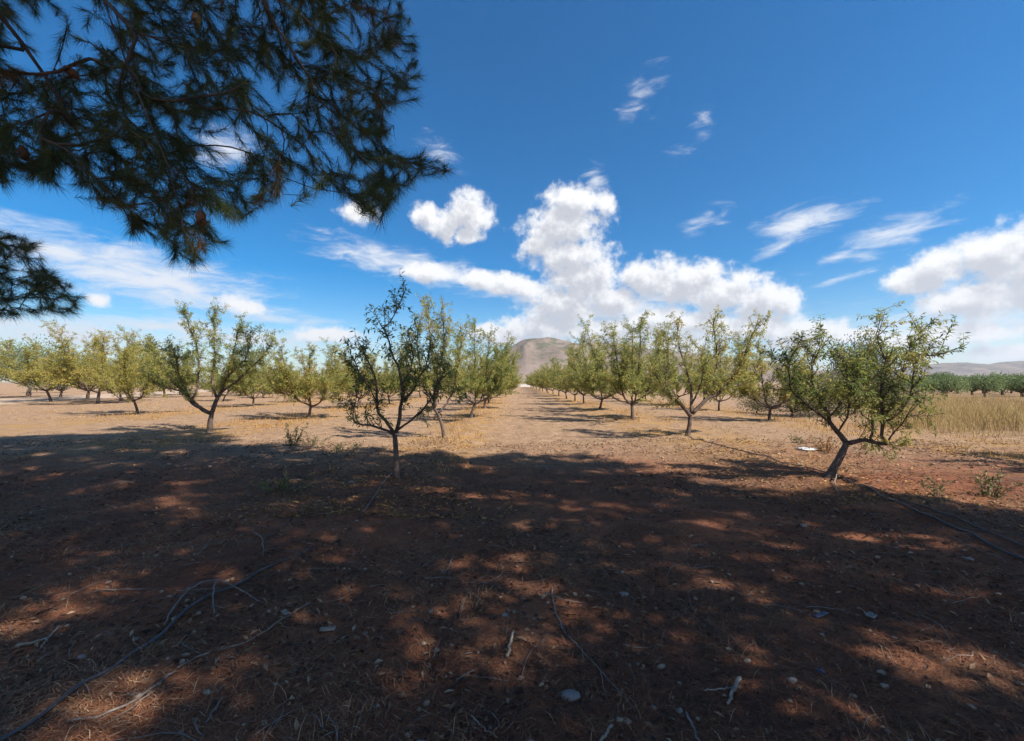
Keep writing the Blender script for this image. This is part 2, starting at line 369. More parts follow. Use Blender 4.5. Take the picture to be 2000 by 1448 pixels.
def hill(name, Y0, prof, depth, seed):
    r = np.random.default_rng(seed)
    xs = np.linspace(prof[0][0], prof[-1][0], 260); ys = np.interp(xs, [p_[0] for p_ in prof], [p_[1] for p_ in prof])
    k = np.ones(9) / 9; ys = np.convolve(np.pad(ys, 4, 'edge'), k, 'valid')
    rows = []; nv_ = 40
    for q in range(nv_):
        f = q / (nv_ - 1); s_ = math.sin(f * math.pi) ** 1.15
        Yq = Y0 + (f - .5) * 2 * depth
        row = []
        for x, y in zip(xs, ys):
            top = at(x, y, Y0); h = max(top[2], 0)
            gul = 1 - .22 * abs(vnoise(np.array(top[0] * .012 + seed), np.array(Yq * .004))) * 2 * (1 - abs(2 * f - 1) ** .5 * 0)
            rough = h * .05 * float(vnoise(np.array(top[0] * .03), np.array(Yq * .03)))
            row.append((top[0], Yq, h * s_ * (gul if abs(f - .5) > .04 else 1) + rough * s_ - 3))
        rows.append(row)
    V = np.array(rows).reshape(-1, 3); n_ = len(xs); i = np.arange(nv_ - 1)[:, None] * n_ + np.arange(n_ - 1)[None]
    return tag(mobj(name, mesh_np(name, V, [np.stack([i, i + 1, i + n_ + 1, i + n_], -1).reshape(-1, 4)], M['hill'], True)), kind='structure')
hill('hill', 1700, [(860, 750), (920, 738), (955, 718), (980, 692), (1000, 674), (1018, 665), (1045, 660), (1075, 660), (1105, 667), (1130, 672), (1170, 668), (1215, 672), (1260, 681), (1310, 683), (1360, 690), (1420, 698), (1480, 704), (1540, 716), (1600, 730), (1680, 742), (1760, 750)], 420, 2)
hill('hill', 3300, [(1600, 748), (1700, 738), (1760, 726), (1810, 713), (1850, 708), (1880, 708), (1910, 714), (1940, 711), (1970, 706), (2020, 704), (2100, 712), (2200, 735), (2300, 748)], 700, 5)

# ---------------------------------------------------------------- almond trees
def leaves_mesh(name, P0, D, N, L, W, rnd, mat, simple=False):
    """folded, slightly curled lance-shaped leaves: base P0, direction D, face normal N"""
    D = norm(D); S = norm(np.cross(D, N)); N = np.cross(S, D); L = L[:, None]; W = W[:, None]
    mid = P0 + D * L * .5 - N * L * .05
    if simple:                                       # two faces folded along the midrib, for trees farther off
        V = np.stack([P0, mid + S * W * .5 + N * W * .2, mid - S * W * .5 + N * W * .2, P0 + D * L - N * L * .16], 1); b = np.arange(len(P0))[:, None] * 4
        return mesh_np(name, V.reshape(-1, 3), [np.concatenate([b + np.array([[0, 1, 3]]), b + np.array([[0, 3, 2]])], 0)], mat, False, {'rnd': np.repeat(rnd, 4)})
    V = np.stack([P0, mid + S * W * .5 + N * W * .18, mid - S * W * .5 + N * W * .18, P0 + D * L - N * L * .16, mid - N * W * .1], 1)
    b = np.arange(len(P0))[:, None] * 5
    T = np.concatenate([b + np.array([[0, 1, 4]]), b + np.array([[0, 4, 2]]), b + np.array([[1, 3, 4]]), b + np.array([[4, 3, 2]])], 0)
    return mesh_np(name, V.reshape(-1, 3), [T], mat, False, {'rnd': np.repeat(rnd, 5)})
def grow_tree(limbs, r, lmat, dens=1.0, leaf=(.045, .085), shoot=(.30, .75), per_m=9, up=.55, base_r=.05, trunk_pts=None, twig_p=1.0, bare=.0, tone=.45, tstd=.2, axis0=None, simple=False):
    """limbs: list of (points, start radius, end radius) in local metres. Returns dict of meshes."""
    tr = Tubes(); tp = resample(trunk_pts, 9); f = np.linspace(0, 1, 9)
    tr.add(tp, base_r * (1.0 - .25 * f + .55 * np.exp(-f * 7)), 9, True, .06, r)
    trunk = tr.mesh('trunk', M['bark'])
    limb_me = []; allimb = Tubes(); tw = Tubes(); LP, LD, LN = [], [], []
    ax = tp[-1] if axis0 is None else np.asarray(axis0)
    def leafy(pts, spacing, t0):
        d = np.linalg.norm(pts[-1] - pts[0]); n = max(2, int(d / spacing))
        tt = t0 + (1 - t0) * r.random(n); idx = tt * (len(pts) - 1); i0 = np.minimum(idx.astype(int), len(pts) - 2); fr = (idx - i0)[:, None]
        p_ = pts[i0] * (1 - fr) + pts[i0 + 1] * fr; tang = norm(pts[i0 + 1] - pts[i0])
        rad = norm(np.cross(tang, norm(r.standard_normal((n, 3)))))
        LP.append(p_ + rad * .006); LD.append(tang * .55 + rad * .8 + np.array([0, 0, -.35])); LN.append(rad * .3 + np.array([0, 0, 1.0]) + r.normal(0, .45, (n, 3)))
    for li, (pts, r0, r1) in enumerate(limbs):
        n = max(6, int(np.linalg.norm(np.diff(np.asarray(pts, float), axis=0), axis=1).sum() / .12))
        q = resample(pts, n); q[1:-1] += r.normal(0, .010, (n - 2, 3))
        L = np.linalg.norm(np.diff(q, axis=0), axis=1).sum()
        lt = Tubes(); lt.add(q, np.linspace(r0, r1, n), 6, True, .05, r); limb_me.append(lt.mesh('limb', M['bark'])) if not simple else allimb.add(q, np.linspace(r0, r1, n), 5, False)
        leafy(q[n // 2:], .07 / dens, .1)
        ns = max(2, int(L * per_m))
        for k in range(ns):
            s = .18 + .82 * (k + r.random()) / ns; ii = min(int(s * (n - 1)), n - 2); p0 = q[ii] + (q[ii + 1] - q[ii]) * r.random()
            tang = norm(q[ii + 1] - q[ii]); out = p0 - ax; out[2] = 0; out = norm(out + 1e-4)
            d = norm(tang * .55 + out * .35 + np.array([0, 0, up]) + r.normal(0, .55, 3))
            Ls = r.uniform(*shoot) * (1.15 - .35 * abs(s - .6)) * (1.25 if s > .9 else 1)
            m_ = 6; sp_ = [p0]; dd = d.copy()
            for _ in range(m_ - 1):
                dd = norm(dd + r.normal(0, .16, 3) + np.array([0, 0, .10])); sp_.append(sp_[-1] + dd * Ls / (m_ - 1))
            sp_ = np.array(sp_); tw.add(sp_, np.linspace(min(.009, r0 * .5), .0025, m_), 4, False)
            if r.random() < bare: continue
            leafy(sp_, .030 / dens, .15)
            for _ in range(int(round(Ls / .13 * twig_p * r.uniform(.6, 1.3)))):
                u_ = r.uniform(.2, .95) * (m_ - 1); i2 = min(int(u_), m_ - 2); p1 = sp_[i2] + (sp_[i2 + 1] - sp_[i2]) * (u_ - i2)
                d2 = norm(norm(sp_[i2 + 1] - sp_[i2]) * .6 + r.normal(0, .7, 3) + np.array([0, 0, .1])); L2 = r.uniform(.10, .32)
                t2 = np.array([p1, p1 + d2 * L2 * .5 + np.array([0, 0, .01]), p1 + d2 * L2 + np.array([0, 0, -.02 * L2])])
                tw.add(t2, [.004, .003, .002], 3, False); leafy(t2, .026 / dens, .1)
    LP = np.concatenate(LP); LD = np.concatenate(LD); LN = np.concatenate(LN); n = len(LP)
    # leaf colour runs in patches (whole shoots turn together), plus scatter
    key = np.floor(LP * 2.6); hsh = np.sin(key @ np.array([12.99, 78.2, 37.7])) * 43758.5; hsh = hsh - np.floor(hsh)
    rnd = np.clip(tone + (hsh - .5) * .45 + r.normal(0, tstd * .7, n), 0, 1)
    if simple: limb_me = [allimb.mesh('limbs', M['bark'])]
    fol = leaves_mesh('crown', LP, LD, LN, r.uniform(leaf[0], leaf[1], n), r.uniform(.016, .027, n) * (leaf[1] / .085), rnd, lmat, simple)
    return dict(trunk=trunk, limbs=limb_me, twigs=tw.mesh('twigs', M['twig']), crown=fol)
def place(parts, name, loc, rz=0, s=1.0):
    e = empty(name, loc, rz, s)
    mobj('trunk', parts['trunk'], e)
    for l in parts['limbs']: mobj(l.name.split('.')[0], l, e)
    tag(mobj('twigs', parts['twigs'], e), kind='stuff')
    tag(mobj('crown', parts['crown'], e), kind='stuff')
    return e
ALM = 'almond trees of the orchard'
def hero(base_px, trunk, limbs, seed, label, **kw):
    """limbs: (pixel polyline, depth offset at the end in metres, start radius, end radius)"""
    r = np.random.default_rng(seed); b = gp(*base_px); Y0 = b[1]; sq = kw.pop('sq', 1.0); yk = trunk[-1][1]
    loc = lambda x, y, dY=0.0: at(x, y if y > yk else yk - (yk - y) * sq, Y0 + dY) - b
    tpts = [loc(x, y) for x, y in trunk]; tpts[0] = np.array([0, 0, -.08]); 
    L = []
    for (pts, dY, r0, r1) in limbs:
        P_ = np.array(pts, float); d = np.r_[0, np.cumsum(np.hypot(*np.diff(P_, axis=0).T))]; d /= d[-1]
        dy = dY if isinstance(dY, tuple) else (0.0, dY)
        L.append(([loc(x, y, dy[0] + (dy[1] - dy[0]) * s) for (x, y), s in zip(pts, d)], r0, r1))
    parts = grow_tree(L, r, trunk_pts=tpts, **kw)
    e = place(parts, 'almond_tree', b); tag(e, label, 'tree', ALM); return e
hero((775, 941), [(775, 945), (774, 915), (773, 880), (771, 850)], [
    ([(771, 851), (757, 842), (740, 835), (712, 829), (690, 824)], -.35, .026, .012),
    ([(692, 825), (690, 805), (694, 780), (694, 755)], (-.35, -.45), .010, .004),
    ([(771, 847), (755, 822), (738, 798), (735, 765), (732, 730), (722, 702), (706, 664)], .35, .030, .008),
    ([(736, 780), (718, 748), (700, 720), (690, 690)], (.1, -.5), .012, .005),
    ([(773, 845), (780, 812), (786, 778), (784, 730), (768, 682), (757, 648), (747, 625)], -.2, .034, .010),
    ([(748, 628), (760, 615), (771, 598), (780, 576), (787, 556)], (-.2, -.3), .010, .004),
    ([(788, 782), (806, 755), (824, 722), (836, 690), (840, 655)], (0, .5), .022, .006),
    ([(784, 745), (800, 715), (806, 680), (800, 650)], (-.1, -.6), .012, .004),
    ([(776, 840), (800, 822), (822, 800), (846, 768), (860, 735), (868, 702)], .2, .022, .007),
    ([(846, 768), (868, 762), (882, 780)], (.15, .1), .009, .004),
    ], 11, 'young dark green almond tree with slender forked trunk standing in shade at centre left',
    sq=.94, lmat=M['almond_green'], base_r=.047, per_m=12, dens=1.15, tone=.42, shoot=(.14, .36), twig_p=1.2, leaf=(.05, .095))
hero((1615, 947), [(1615, 952), (1630, 912), (1644, 887), (1654, 864)], [
    ([(1653, 866), (1635, 843), (1621, 826), (1618, 808), (1602, 777), (1588, 749), (1586, 705), (1588, 680)], .3, .040, .009),
    ([(1588, 700), (1600, 668), (1610, 634)], (.3, .2), .010, .004),
    ([(1620, 822), (1597, 804), (1572, 782), (1550, 764), (1540, 720), (1548, 680)], (.05, -.4), .018, .005),
    ([(1619, 812), (1640, 790), (1650, 750), (1645, 700)], (.05, .8), .016, .006),
    ([(1655, 866), (1677, 860), (1699, 860), (1721, 865), (1732, 868)], -.25, .040, .026),
    ([(1731, 868), (1722, 848), (1727, 822), (1720, 790), (1721, 740), (1728, 700), (1712, 642)], (-.25, -.1), .026, .006),
    ([(1727, 822), (1754, 804), (1776, 771), (1780, 732), (1795, 692), (1832, 682)], (-.2, -.5), .018, .004),
    ([(1732, 867), (1744, 846), (1766, 822), (1778, 800)], (-.25, -.5), .013, .005),
    ([(1699, 861), (1705, 830), (1702, 793), (1688, 755), (1680, 712), (1694, 672)], (-.15, .7), .018, .005),
    ([(1727, 815), (1750, 770), (1760, 720), (1780, 660), (1800, 630)], (-.2, .4), .014, .004),
    ([(1636, 845), (1652, 815), (1660, 775), (1655, 730), (1648, 690)], (.02, -.45), .016, .005),
    ([(1705, 830), (1680, 800), (1668, 760), (1672, 715)], (-.1, -.6), .013, .005),
    ], 12, 'almond tree with crooked trunk and sideways elbow limb, nearest on the right',
    sq=.94, lmat=M['almond_green'], base_r=.060, per_m=16, dens=1.35, tone=.66, shoot=(.14, .40), twig_p=1.2, leaf=(.05, .09))
hero((1342, 857), [(1342, 860), (1346, 834), (1349, 811)], [
    ([(1348, 812), (1333, 794), (1313, 779), (1291, 752), (1275, 715)], -.5, .06, .012),
    ([(1352, 808), (1375, 785), (1404, 766), (1424, 748), (1446, 713), (1462, 670), (1478, 634)], .3, .06, .008),
    ([(1349, 806), (1351, 779), (1345, 735), (1330, 690), (1322, 640)], .8, .045, .008),
    ([(1375, 785), (1378, 746), (1400, 715), (1398, 673), (1393, 630)], (.1, -.6), .035, .007),
    ([(1404, 766), (1440, 752), (1470, 735), (1485, 700)], (.2, .9), .025, .006),
    ([(1350, 790), (1365, 760), (1375, 720), (1370, 680)], (0, -1.1), .03, .006),
    ([(1313, 779), (1300, 745), (1305, 700), (1300, 660)], (-.3, .7), .025, .006),
    ], 13, 'airy yellow-green almond tree second in the row right of the path',
    lmat=M['almond'], base_r=.07, per_m=14, dens=1.2, tone=.57, shoot=(.22, .55), leaf=(.06, .10))
hero((409, 846), [(409, 850), (411, 822), (415, 802)], [
    ([(412, 808), (390, 795), (372, 780), (360, 760), (337, 735), (312, 690), (285, 655)], -.4, .065, .009),
    ([(373, 782), (382, 762), (387, 735), (385, 665), (368, 615), (364, 590)], (-.1, .2), .04, .006),
    ([(415, 804), (422, 780), (430, 765), (440, 727), (455, 680), (464, 625)], .3, .065, .008),
    ([(430, 765), (462, 737), (487, 710), (515, 680), (530, 655)], (.1, -.3), .04, .008),
    ([(424, 776), (415, 735), (420, 690), (418, 630), (420, 585)], (.1, 1.0), .04, .006),
    ([(360, 760), (330, 752), (300, 738), (285, 705)], (-.2, .5), .03, .007),
    ([(435, 745), (450, 720), (478, 690), (490, 640)], (.1, -1.1), .03, .006),
    ([(390, 795), (370, 770), (350, 720), (340, 670)], (0, -1.2), .03, .006),
    ], 14, 'wide forked almond tree on the far left at the edge of the pine shade',
    sq=.88, lmat=M['almond'], base_r=.08, per_m=15, dens=1.35, tone=.52, shoot=(.22, .52), leaf=(.06, .10))
hero((868, 856), [(868, 860), (864, 835), (858, 815), (846, 793)], [
    ([(847, 796), (838, 765), (822, 720), (815, 670), (820, 620)], .3, .045, .008),
    ([(848, 797), (856, 760), (862, 710), (868, 660), (862, 610)], -.4, .045, .008),
    ([(855, 808), (875, 785), (888, 750), (895, 700), (905, 650)], .4, .035, .007),
    ([(846, 790), (830, 760), (800, 730), (790, 690)], -.7, .035, .007),
    ([(846, 790), (850, 740), (842, 680), (835, 600)], .9, .04, .006),
    ], 15, 'almond tree with leaning trunk right behind the young dark tree',
    lmat=M['almond'], base_r=.052, per_m=13, dens=1.15, tone=.58, shoot=(.22, .55), leaf=(.06, .10))
def variant(seed, H=4.3, Rr=1.7, lmat='almond', tone=.5, dens=1.2, leaf=(.075, .125), nl=6, hfork=.72):
    r = np.random.default_rng(seed)
    lean = r.normal(0, .12, 2); tpts = [(0, 0, -.1), (lean[0] * .4, lean[1] * .4, hfork * .5), (lean[0], lean[1], hfork)]
    L = []; a0 = r.random() * 6.28
    for k in range(nl):
        a = a0 + k * 6.283 / nl + r.normal(0, .25); rr = Rr * r.uniform(.55, .95); h = H * r.uniform(.72, .97)
        st = np.array(tpts[-1]) + np.array([0, 0, -r.uniform(0, .15)]); dx, dy = math.cos(a), math.sin(a)
        pts = [st, st + np.array([dx * rr * .45, dy * rr * .45, .35]), st + np.array([dx * rr * .75, dy * rr * .75, (h - hfork) * .45]), np.array([st[0] + dx * rr, st[1] + dy * rr, h * .93])]
        L.append((pts, .038 * H / 4, .007))
        m_ = np.array(pts[1]); a2 = a + r.choice([-1, 1]) * r.uniform(.4, .9); r2 = rr * r.uniform(.9, 1.25)
        L.append(([m_, m_ + np.array([math.cos(a2) * r2 * .35, math.sin(a2) * r2 * .35, .5]), np.array([math.cos(a2) * r2, math.sin(a2) * r2, h * r.uniform(.5, .72)])], .022, .006))
        a3 = a + r.normal(0, .35); r3 = Rr * r.uniform(.85, 1.1); L.append(([m_, m_ + np.array([math.cos(a3) * r3 * .3, math.sin(a3) * r3 * .3, .25]), np.array([math.cos(a3) * r3, math.sin(a3) * r3, H * r.uniform(.30, .48)])], .02, .005))
    return grow_tree(L, r, M[lmat], dens=dens, leaf=leaf, shoot=(.35, .8), per_m=8, base_r=.066 * H / 4, trunk_pts=tpts, twig_p=.9, tone=tone, simple=True)
VAR = [variant(100 + k, H=h, Rr=w_, lmat=lm_, tone=tn) for k, (h, w_, lm_, tn) in enumerate([(4.5, 2.0, 'almond', .50), (4.3, 1.85, 'almond', .57), (4.7, 2.0, 'almond', .47), (4.2, 2.1, 'almond_yellow', .45), (4.1, 1.8, 'almond', .6), (4.4, 2.2, 'almond_yellow', .55)])]
vr = random.Random(5)
def alm(x, y, label, v=None, s=1.0, rz=None, group=ALM):
    e = place(VAR[vr.randrange(6) if v is None else v], 'almond_tree', (x, y, float(gz(x, y)) - .01), vr.random() * 6.28 if rz is None else rz, s * .93)
    e.scale = (e.scale[0] * vr.uniform(.86, 1.16), e.scale[1] * vr.uniform(.86, 1.16), e.scale[2] * vr.uniform(.84, 1.06))
    tag(e, label, 'tree', group)
    return e
OW = ['first', 'second', 'third', 'fourth', 'fifth', 'sixth', 'seventh', 'eighth', 'ninth', 'tenth', 'eleventh']
ordn = ['third', 'fourth', 'fifth', 'sixth', 'seventh', 'eighth', 'ninth']
for k in range(20):                                   # the row right of the path
    y = 18.1 + 6.05 * k
    lab = f'yellow-green almond tree {ordn[k]} along the row right of the path' if k < 7 else 'small far almond tree near the end of the row right of path'
    alm(4.95 + vr.uniform(-.2, .2), y + vr.uniform(-.3, .3), lab, v=[0, 2, 1, 4, 0, 5][k % 6], s=vr.uniform(.9, 1.05) if k else 1.04, group=ALM if k < 7 else 'far trees of the right row')
for k in range(20):                                   # the row left of the path
    y = 18.9 + 6.05 * k
    lab = f'yellow-green almond tree {ordn[k]} along the row left of the path' if k < 5 else 'small far almond tree near the end of the row left of path'
    alm(-1.85 + vr.uniform(-.2, .2), y + vr.uniform(-.3, .3), lab, v=[2, 0, 4, 1, 0, 5][k % 6], s=vr.uniform(.92, 1.05), group=ALM if k < 5 else 'far trees of the left row')
b = gp(603, 816); alm(b[0], b[1], 'almond tree with short forked trunk and tall spiky crown left of centre', v=4, s=1.06)
for k in range(10):
    alm(-9.6 + vr.uniform(-.3, .3), 26.5 + 6.1 * k + vr.uniform(-.4, .4), f'{OW[k]} almond tree behind the spiky-crowned one in the second row left of the path', s=vr.uniform(.92, 1.05), group='almond trees of the second left row')
b = gp(270, 808); alm(b[0], b[1], 'small yellow almond tree just left of the wide forked tree', v=3, s=1.12)
b = gp(191, 789); alm(b[0], b[1], 'large yellow almond tree with pale trunk beside the dirt track on the left', v=5, s=1.5)
for k in range(10):
    alm(-17.3 + vr.uniform(-.4, .4), 29 + 6.1 * k + vr.uniform(-.5, .5), f'half hidden almond tree, {OW[k]} from the front in the third row left of path', s=vr.uniform(.85, 1.0), group='almond trees of the third left row')
for k in range(11):
    alm(-25 + vr.uniform(-.5, .5), 37 + 6.4 * k, f'distant almond tree, {OW[k]} from the front in the fourth row left of the path', s=vr.uniform(.8, .95), group='almond trees of the fourth left row')
for k in range(11):
    alm(-33 + vr.uniform(-.6, .6), 47 + 6.4 * k, f'distant almond tree, {OW[k]} from the front in the fifth row left of the path', s=vr.uniform(.8, .95), group='almond trees of the fifth left row')
for k in range(10):
    alm(-42 + vr.uniform(-.6, .6), 66 + 6.4 * k, 'distant almond tree closest to the pale track, behind the other rows', s=vr.uniform(.9, 1.1), group='almond trees of the sixth left row')
for px, py, s_, v_, lab in [(100, 785, 1.5, 3, 'yellow-green almond in front of the olives at far left'), (236, 784, 1.45, 5, 'yellow-green almond filling the gap right of the large yellow almond'), (322, 777, 1.4, 1, 'pale green almond behind the wide forked tree, left side'), (352, 772, 1.4, 0, 'pale green almond behind the left limb of the wide forked tree'),
                           (470, 774, 1.05, 4, 'pale green almond behind the wide forked tree, right side'), (520, 769, 1.1, 2, 'pale green almond left of the spiky-crowned tree'), (655, 773, 1.0, 1, 'pale green almond between the spiky-crowned tree and the young dark tree'), (712, 769, 1.05, 3, 'yellowish almond seen through the young dark tree')]:
    b = gp(px, py); alm(b[0], b[1], lab, v=v_, s=s_)
b = gp(1502, 823); alm(b[0], b[1], 'almond tree with short trunk between the airy tree and the crooked tree', v=1, s=.86)
for k in range(6):
    alm(11.3 + vr.uniform(-.3, .3), 24.5 + 6.1 * k, f'{OW[k]} half hidden almond tree behind the short-trunked one right of the path', s=vr.uniform(.8, .92), group='almond trees of the second right row')
alm(11.9, 7.0, 'almond tree just outside the right edge, casting shade on the tilled soil', v=3, s=.85)

# olives by the track on the left
def bushy(seed, H, Rx, lmat, n, leaf, bottom=.25, trunk_h=.7, tr_r=.14, tone=.5, spiky=0.0, twigs=26):
    """round crown of leaf clumps carried on limbs"""
    r = np.random.default_rng(seed); t_ = Tubes()
    t_.add(resample([(0, 0, -.1), (.05, .03, trunk_h * .5), (.0, .08, trunk_h)], 6), np.linspace(tr_r * 1.3, tr_r * .8, 6), 8, True, .08, r)
    tw = Tubes(); cs = []
    for k in range(twigs):
        d = norm(r.standard_normal(3)); d[2] = abs(d[2]) * .9 - .15; u = r.random() ** .4
        c_ = np.array([d[0] * Rx * u, d[1] * Rx * u, H * bottom + (H * (1 - bottom)) * (.42 + .5 * d[2] * u)])
        cs.append(c_); st = np.array([0, .05, trunk_h * .95]); mid = (st + c_) / 2 + r.normal(0, .12, 3)
        tw.add(resample([st, mid, c_], 6), np.linspace(tr_r * .35, .012, 6), 4, False)
    cs = np.array(cs); w_ = r.uniform(.6, 1.3, len(cs)); idx = r.choice(len(cs), n, p=w_ / w_.sum())
    sig = Rx * .17; off = r.standard_normal((n, 3)); rad = np.linalg.norm(off, axis=1, keepdims=True); off = off / rad * np.minimum(rad, 2.1)
    P_ = cs[idx] + off * sig * np.array([1, 1, .9 + spiky]); P_[:, 2] = np.maximum(P_[:, 2], .12)
    D_ = norm(off) + r.normal(0, .5, (n, 3)) + np.array([0, 0, .3 * spiky]); N_ = r.standard_normal((n, 3))
    pr = r.uniform(-.2, .2, len(cs)); rnd = np.clip(tone + pr[idx] + r.normal(0, .16, n), 0, 1)
    return dict(trunk=t_.mesh('trunk', M['bark']), limbs=[], twigs=tw.mesh('twigs', M['twig']), crown=leaves_mesh('crown', P_, D_, N_, r.uniform(leaf[0], leaf[1], n), r.uniform(.25, .4, n) * leaf[1], rnd, M[lmat], True))
OL = [bushy(201, 4.3, 2.7, 'olive', 9500, (.09, .18), bottom=.04, tr_r=.10), bushy(202, 4.0, 2.5, 'olive', 8500, (.09, .18), bottom=.02, tr_r=.10)]
for (px, py, s, v, lab) in [(172, 781, 1.15, 1, 'round grey-green olive tree with dark trunk beside the pale track'), (55, 776, 1.7, 0, 'big grey-green olive tree at the left edge of the picture'), (118, 779, 1.0, 1, 'low grey-green olive bush between the big olive and yellow almond')]:
    b = gp(px, py); e = place(OL[v], 'olive_tree', b, px * .1, s); tag(e, lab, 'tree', 'olive trees by the track')
for (x, y, s, v, lab) in [(-66, 52, 1.5, 5, 'tall yellow-green tree behind the big olive at left edge'), (-70, 64, 1.45, 3, 'yellow-green tree rising behind the low olive bush'), (-74, 78, 1.4, 5, 'yellow-green tree beyond the pale track, right of the others'), (-80, 94, 1.3, 3, 'small far yellow-green tree beyond the bend of the pale track')]:
    alm(x, y, lab, v=v, s=s, group='trees beyond the track')
vr2 = random.Random(8)
OR = [bushy(211 + k, 2.9, 1.9, 'orchard', 2600, (.16, .30), bottom=.05, trunk_h=.5) for k in range(2)]
for k in range(46):                                   # green orchard beyond the dry grass on the right
    q = k % 12; rw = k // 12
    x = 46 + q * 4.3 + rw * 2.1 + vr2.uniform(-.5, .5); y = 46 + rw * 7 + q * .5
    e = place(OR[k % 2], 'orchard_tree', (x, y, -.02), vr2.random() * 6, vr2.uniform(.85, 1.1))
    tag(e, 'low green fruit tree in the orchard beyond the dry grass on the right', 'tree', 'green orchard beyond the grass')
for k in range(56):                                   # far band of trees closing the view
    x = -190 + k * 6.8 + vr2.uniform(-2, 2)
    if abs(x - 2) < 9: continue
    e = place(OR[k % 2], 'field_tree', (x, 172 + vr2.uniform(-8, 18), -.02), vr2.random() * 6, vr2.uniform(1.3, 2.2))
    tag(e, 'tiny distant tree in the green line along the horizon', 'tree', 'distant trees on the horizon')

# shrubs behind the right-hand trees
SH = [bushy(221, 1.5, 1.1, 'shrub', 3200, (.06, .13), bottom=.0, trunk_h=.25, tr_r=.05, spiky=.6), bushy(222, 1.9, 1.2, 'shrub', 3600, (.06, .13), bottom=.0, trunk_h=.25, tr_r=.05, spiky=.8)]
for (px, py, s, v, lab) in [(1478, 806, .75, 0, 'low grey-brown shrub left of the short-trunked almond'), (1545, 813, 1.0, 0, 'grey-brown dry shrub right of the short-trunked almond tree'), (1600, 812, 1.15, 1, 'dense dry shrub directly behind the crooked almond tree'), (1668, 810, 1.2, 1, 'tall dry shrub behind the elbow limb of the crooked almond'), (1735, 806, 1.1, 0, 'dry shrub bordering the tall dry grass')]:
    b = gp(px, py); e = place(SH[v], 'shrub', b, px * .3, s); tag(e, lab, 'shrub', 'dry shrubs at the field edge')
BR = bushy(231, 3.9, 1.5, 'broom', 9000, (.07, .16), bottom=.05, trunk_h=.5, tr_r=.08, spiky=1.6, twigs=34)
b = gp(1678, 798); e = place(BR, 'broom_bush', b, 0, 1.12); tag(e, 'tall grey-green feathery bush rising behind the crooked almond', 'bush')

# ---------------------------------------------------------------- dry grass stand on the right
def blades(name, P0, H, lean, wd, mat, rnd, r, seg=3):
    n = len(P0); a = r.random(n) * 6.283; dirv = np.stack([np.cos(a), np.sin(a), 0 * a], -1); side = np.stack([-np.sin(a), np.cos(a), 0 * a], -1)
    a2 = r.random(n) * 6.283; side = np.stack([np.cos(a2), np.sin(a2), 0 * a2], -1)
    vs = []
    for k in range(seg):
        f = k / seg; c_ = P0 + np.array([0, 0, 1.0]) * (H * f)[:, None] + dirv * (lean * H * f * f)[:, None]
        w_ = (wd * (1 - .5 * f))[:, None]; vs += [c_ - side * w_ / 2, c_ + side * w_ / 2]
    vs.append(P0 + np.array([0, 0, 1.0]) * (H * (1 - .3 * lean))[:, None] + dirv * (lean * H)[:, None])
    V = np.stack(vs, 1); k = V.shape[1]; b_ = np.arange(n)[:, None] * k
    Fq = np.concatenate([b_ + np.array([[2 * s, 2 * s + 1, 2 * s + 3, 2 * s + 2]]) for s in range(seg - 1)], 0) if seg > 1 else np.zeros((0, 4), int)
    Ft = b_ + np.array([[2 * seg - 2, 2 * seg - 1, 2 * seg]])
    return mesh_np(name, V.reshape(-1, 3), [Fq, Ft], mat, False, {'rnd': np.repeat(rnd, k)})
r = np.random.default_rng(31); n = 43000
gx_ = 13.2 + r.random(n) ** 1.5 * 28; gy_ = 12.2 + r.random(n) ** 1.4 * 28
gx_ += .6 * vnoise(gy_ * .8, gx_ * 0); edge = 12.9 + 1.6 * vnoise(gx_ * .45, gx_ * 0 + 4) + .9 * vnoise(gx_ * 1.7, gx_ * 0 + 8)
keep = (gx_ / gy_ > .90 + .25 * vnoise(gy_ * .5, gx_ * .3) + .04 * r.standard_normal(n)) & (gy_ > edge + .5 * r.standard_normal(n)) & (gx_ / gy_ < 1.9) & (vnoise(gx_ * .9, gy_ * .9) > -.42); gx_, gy_ = gx_[keep], gy_[keep]; n = len(gx_)
Pg = np.stack([gx_, gy_, gz(gx_, gy_) - .02], -1)
Hh = (.78 + .6 * vnoise(gx_ * .6, gy_ * .6) + .35 * vnoise(gx_ * 1.9, gy_ * 1.9)) * r.uniform(.45, 1.15, n) * np.clip(.35 + (gy_ - edge[keep]) * .7, .35, 1)
tag(mobj('dry_grass', blades('dry_grass', Pg, Hh, r.uniform(.1, .9, n), r.uniform(.007, .016, n), M['drygrass'], np.clip(r.normal(.5, .22, n) + .3 * vnoise(gx_ * .5, gy_ * .5), 0, 1), r)),
    'tall golden dry grass standing at the field edge on the right', 'grass', kind='stuff')

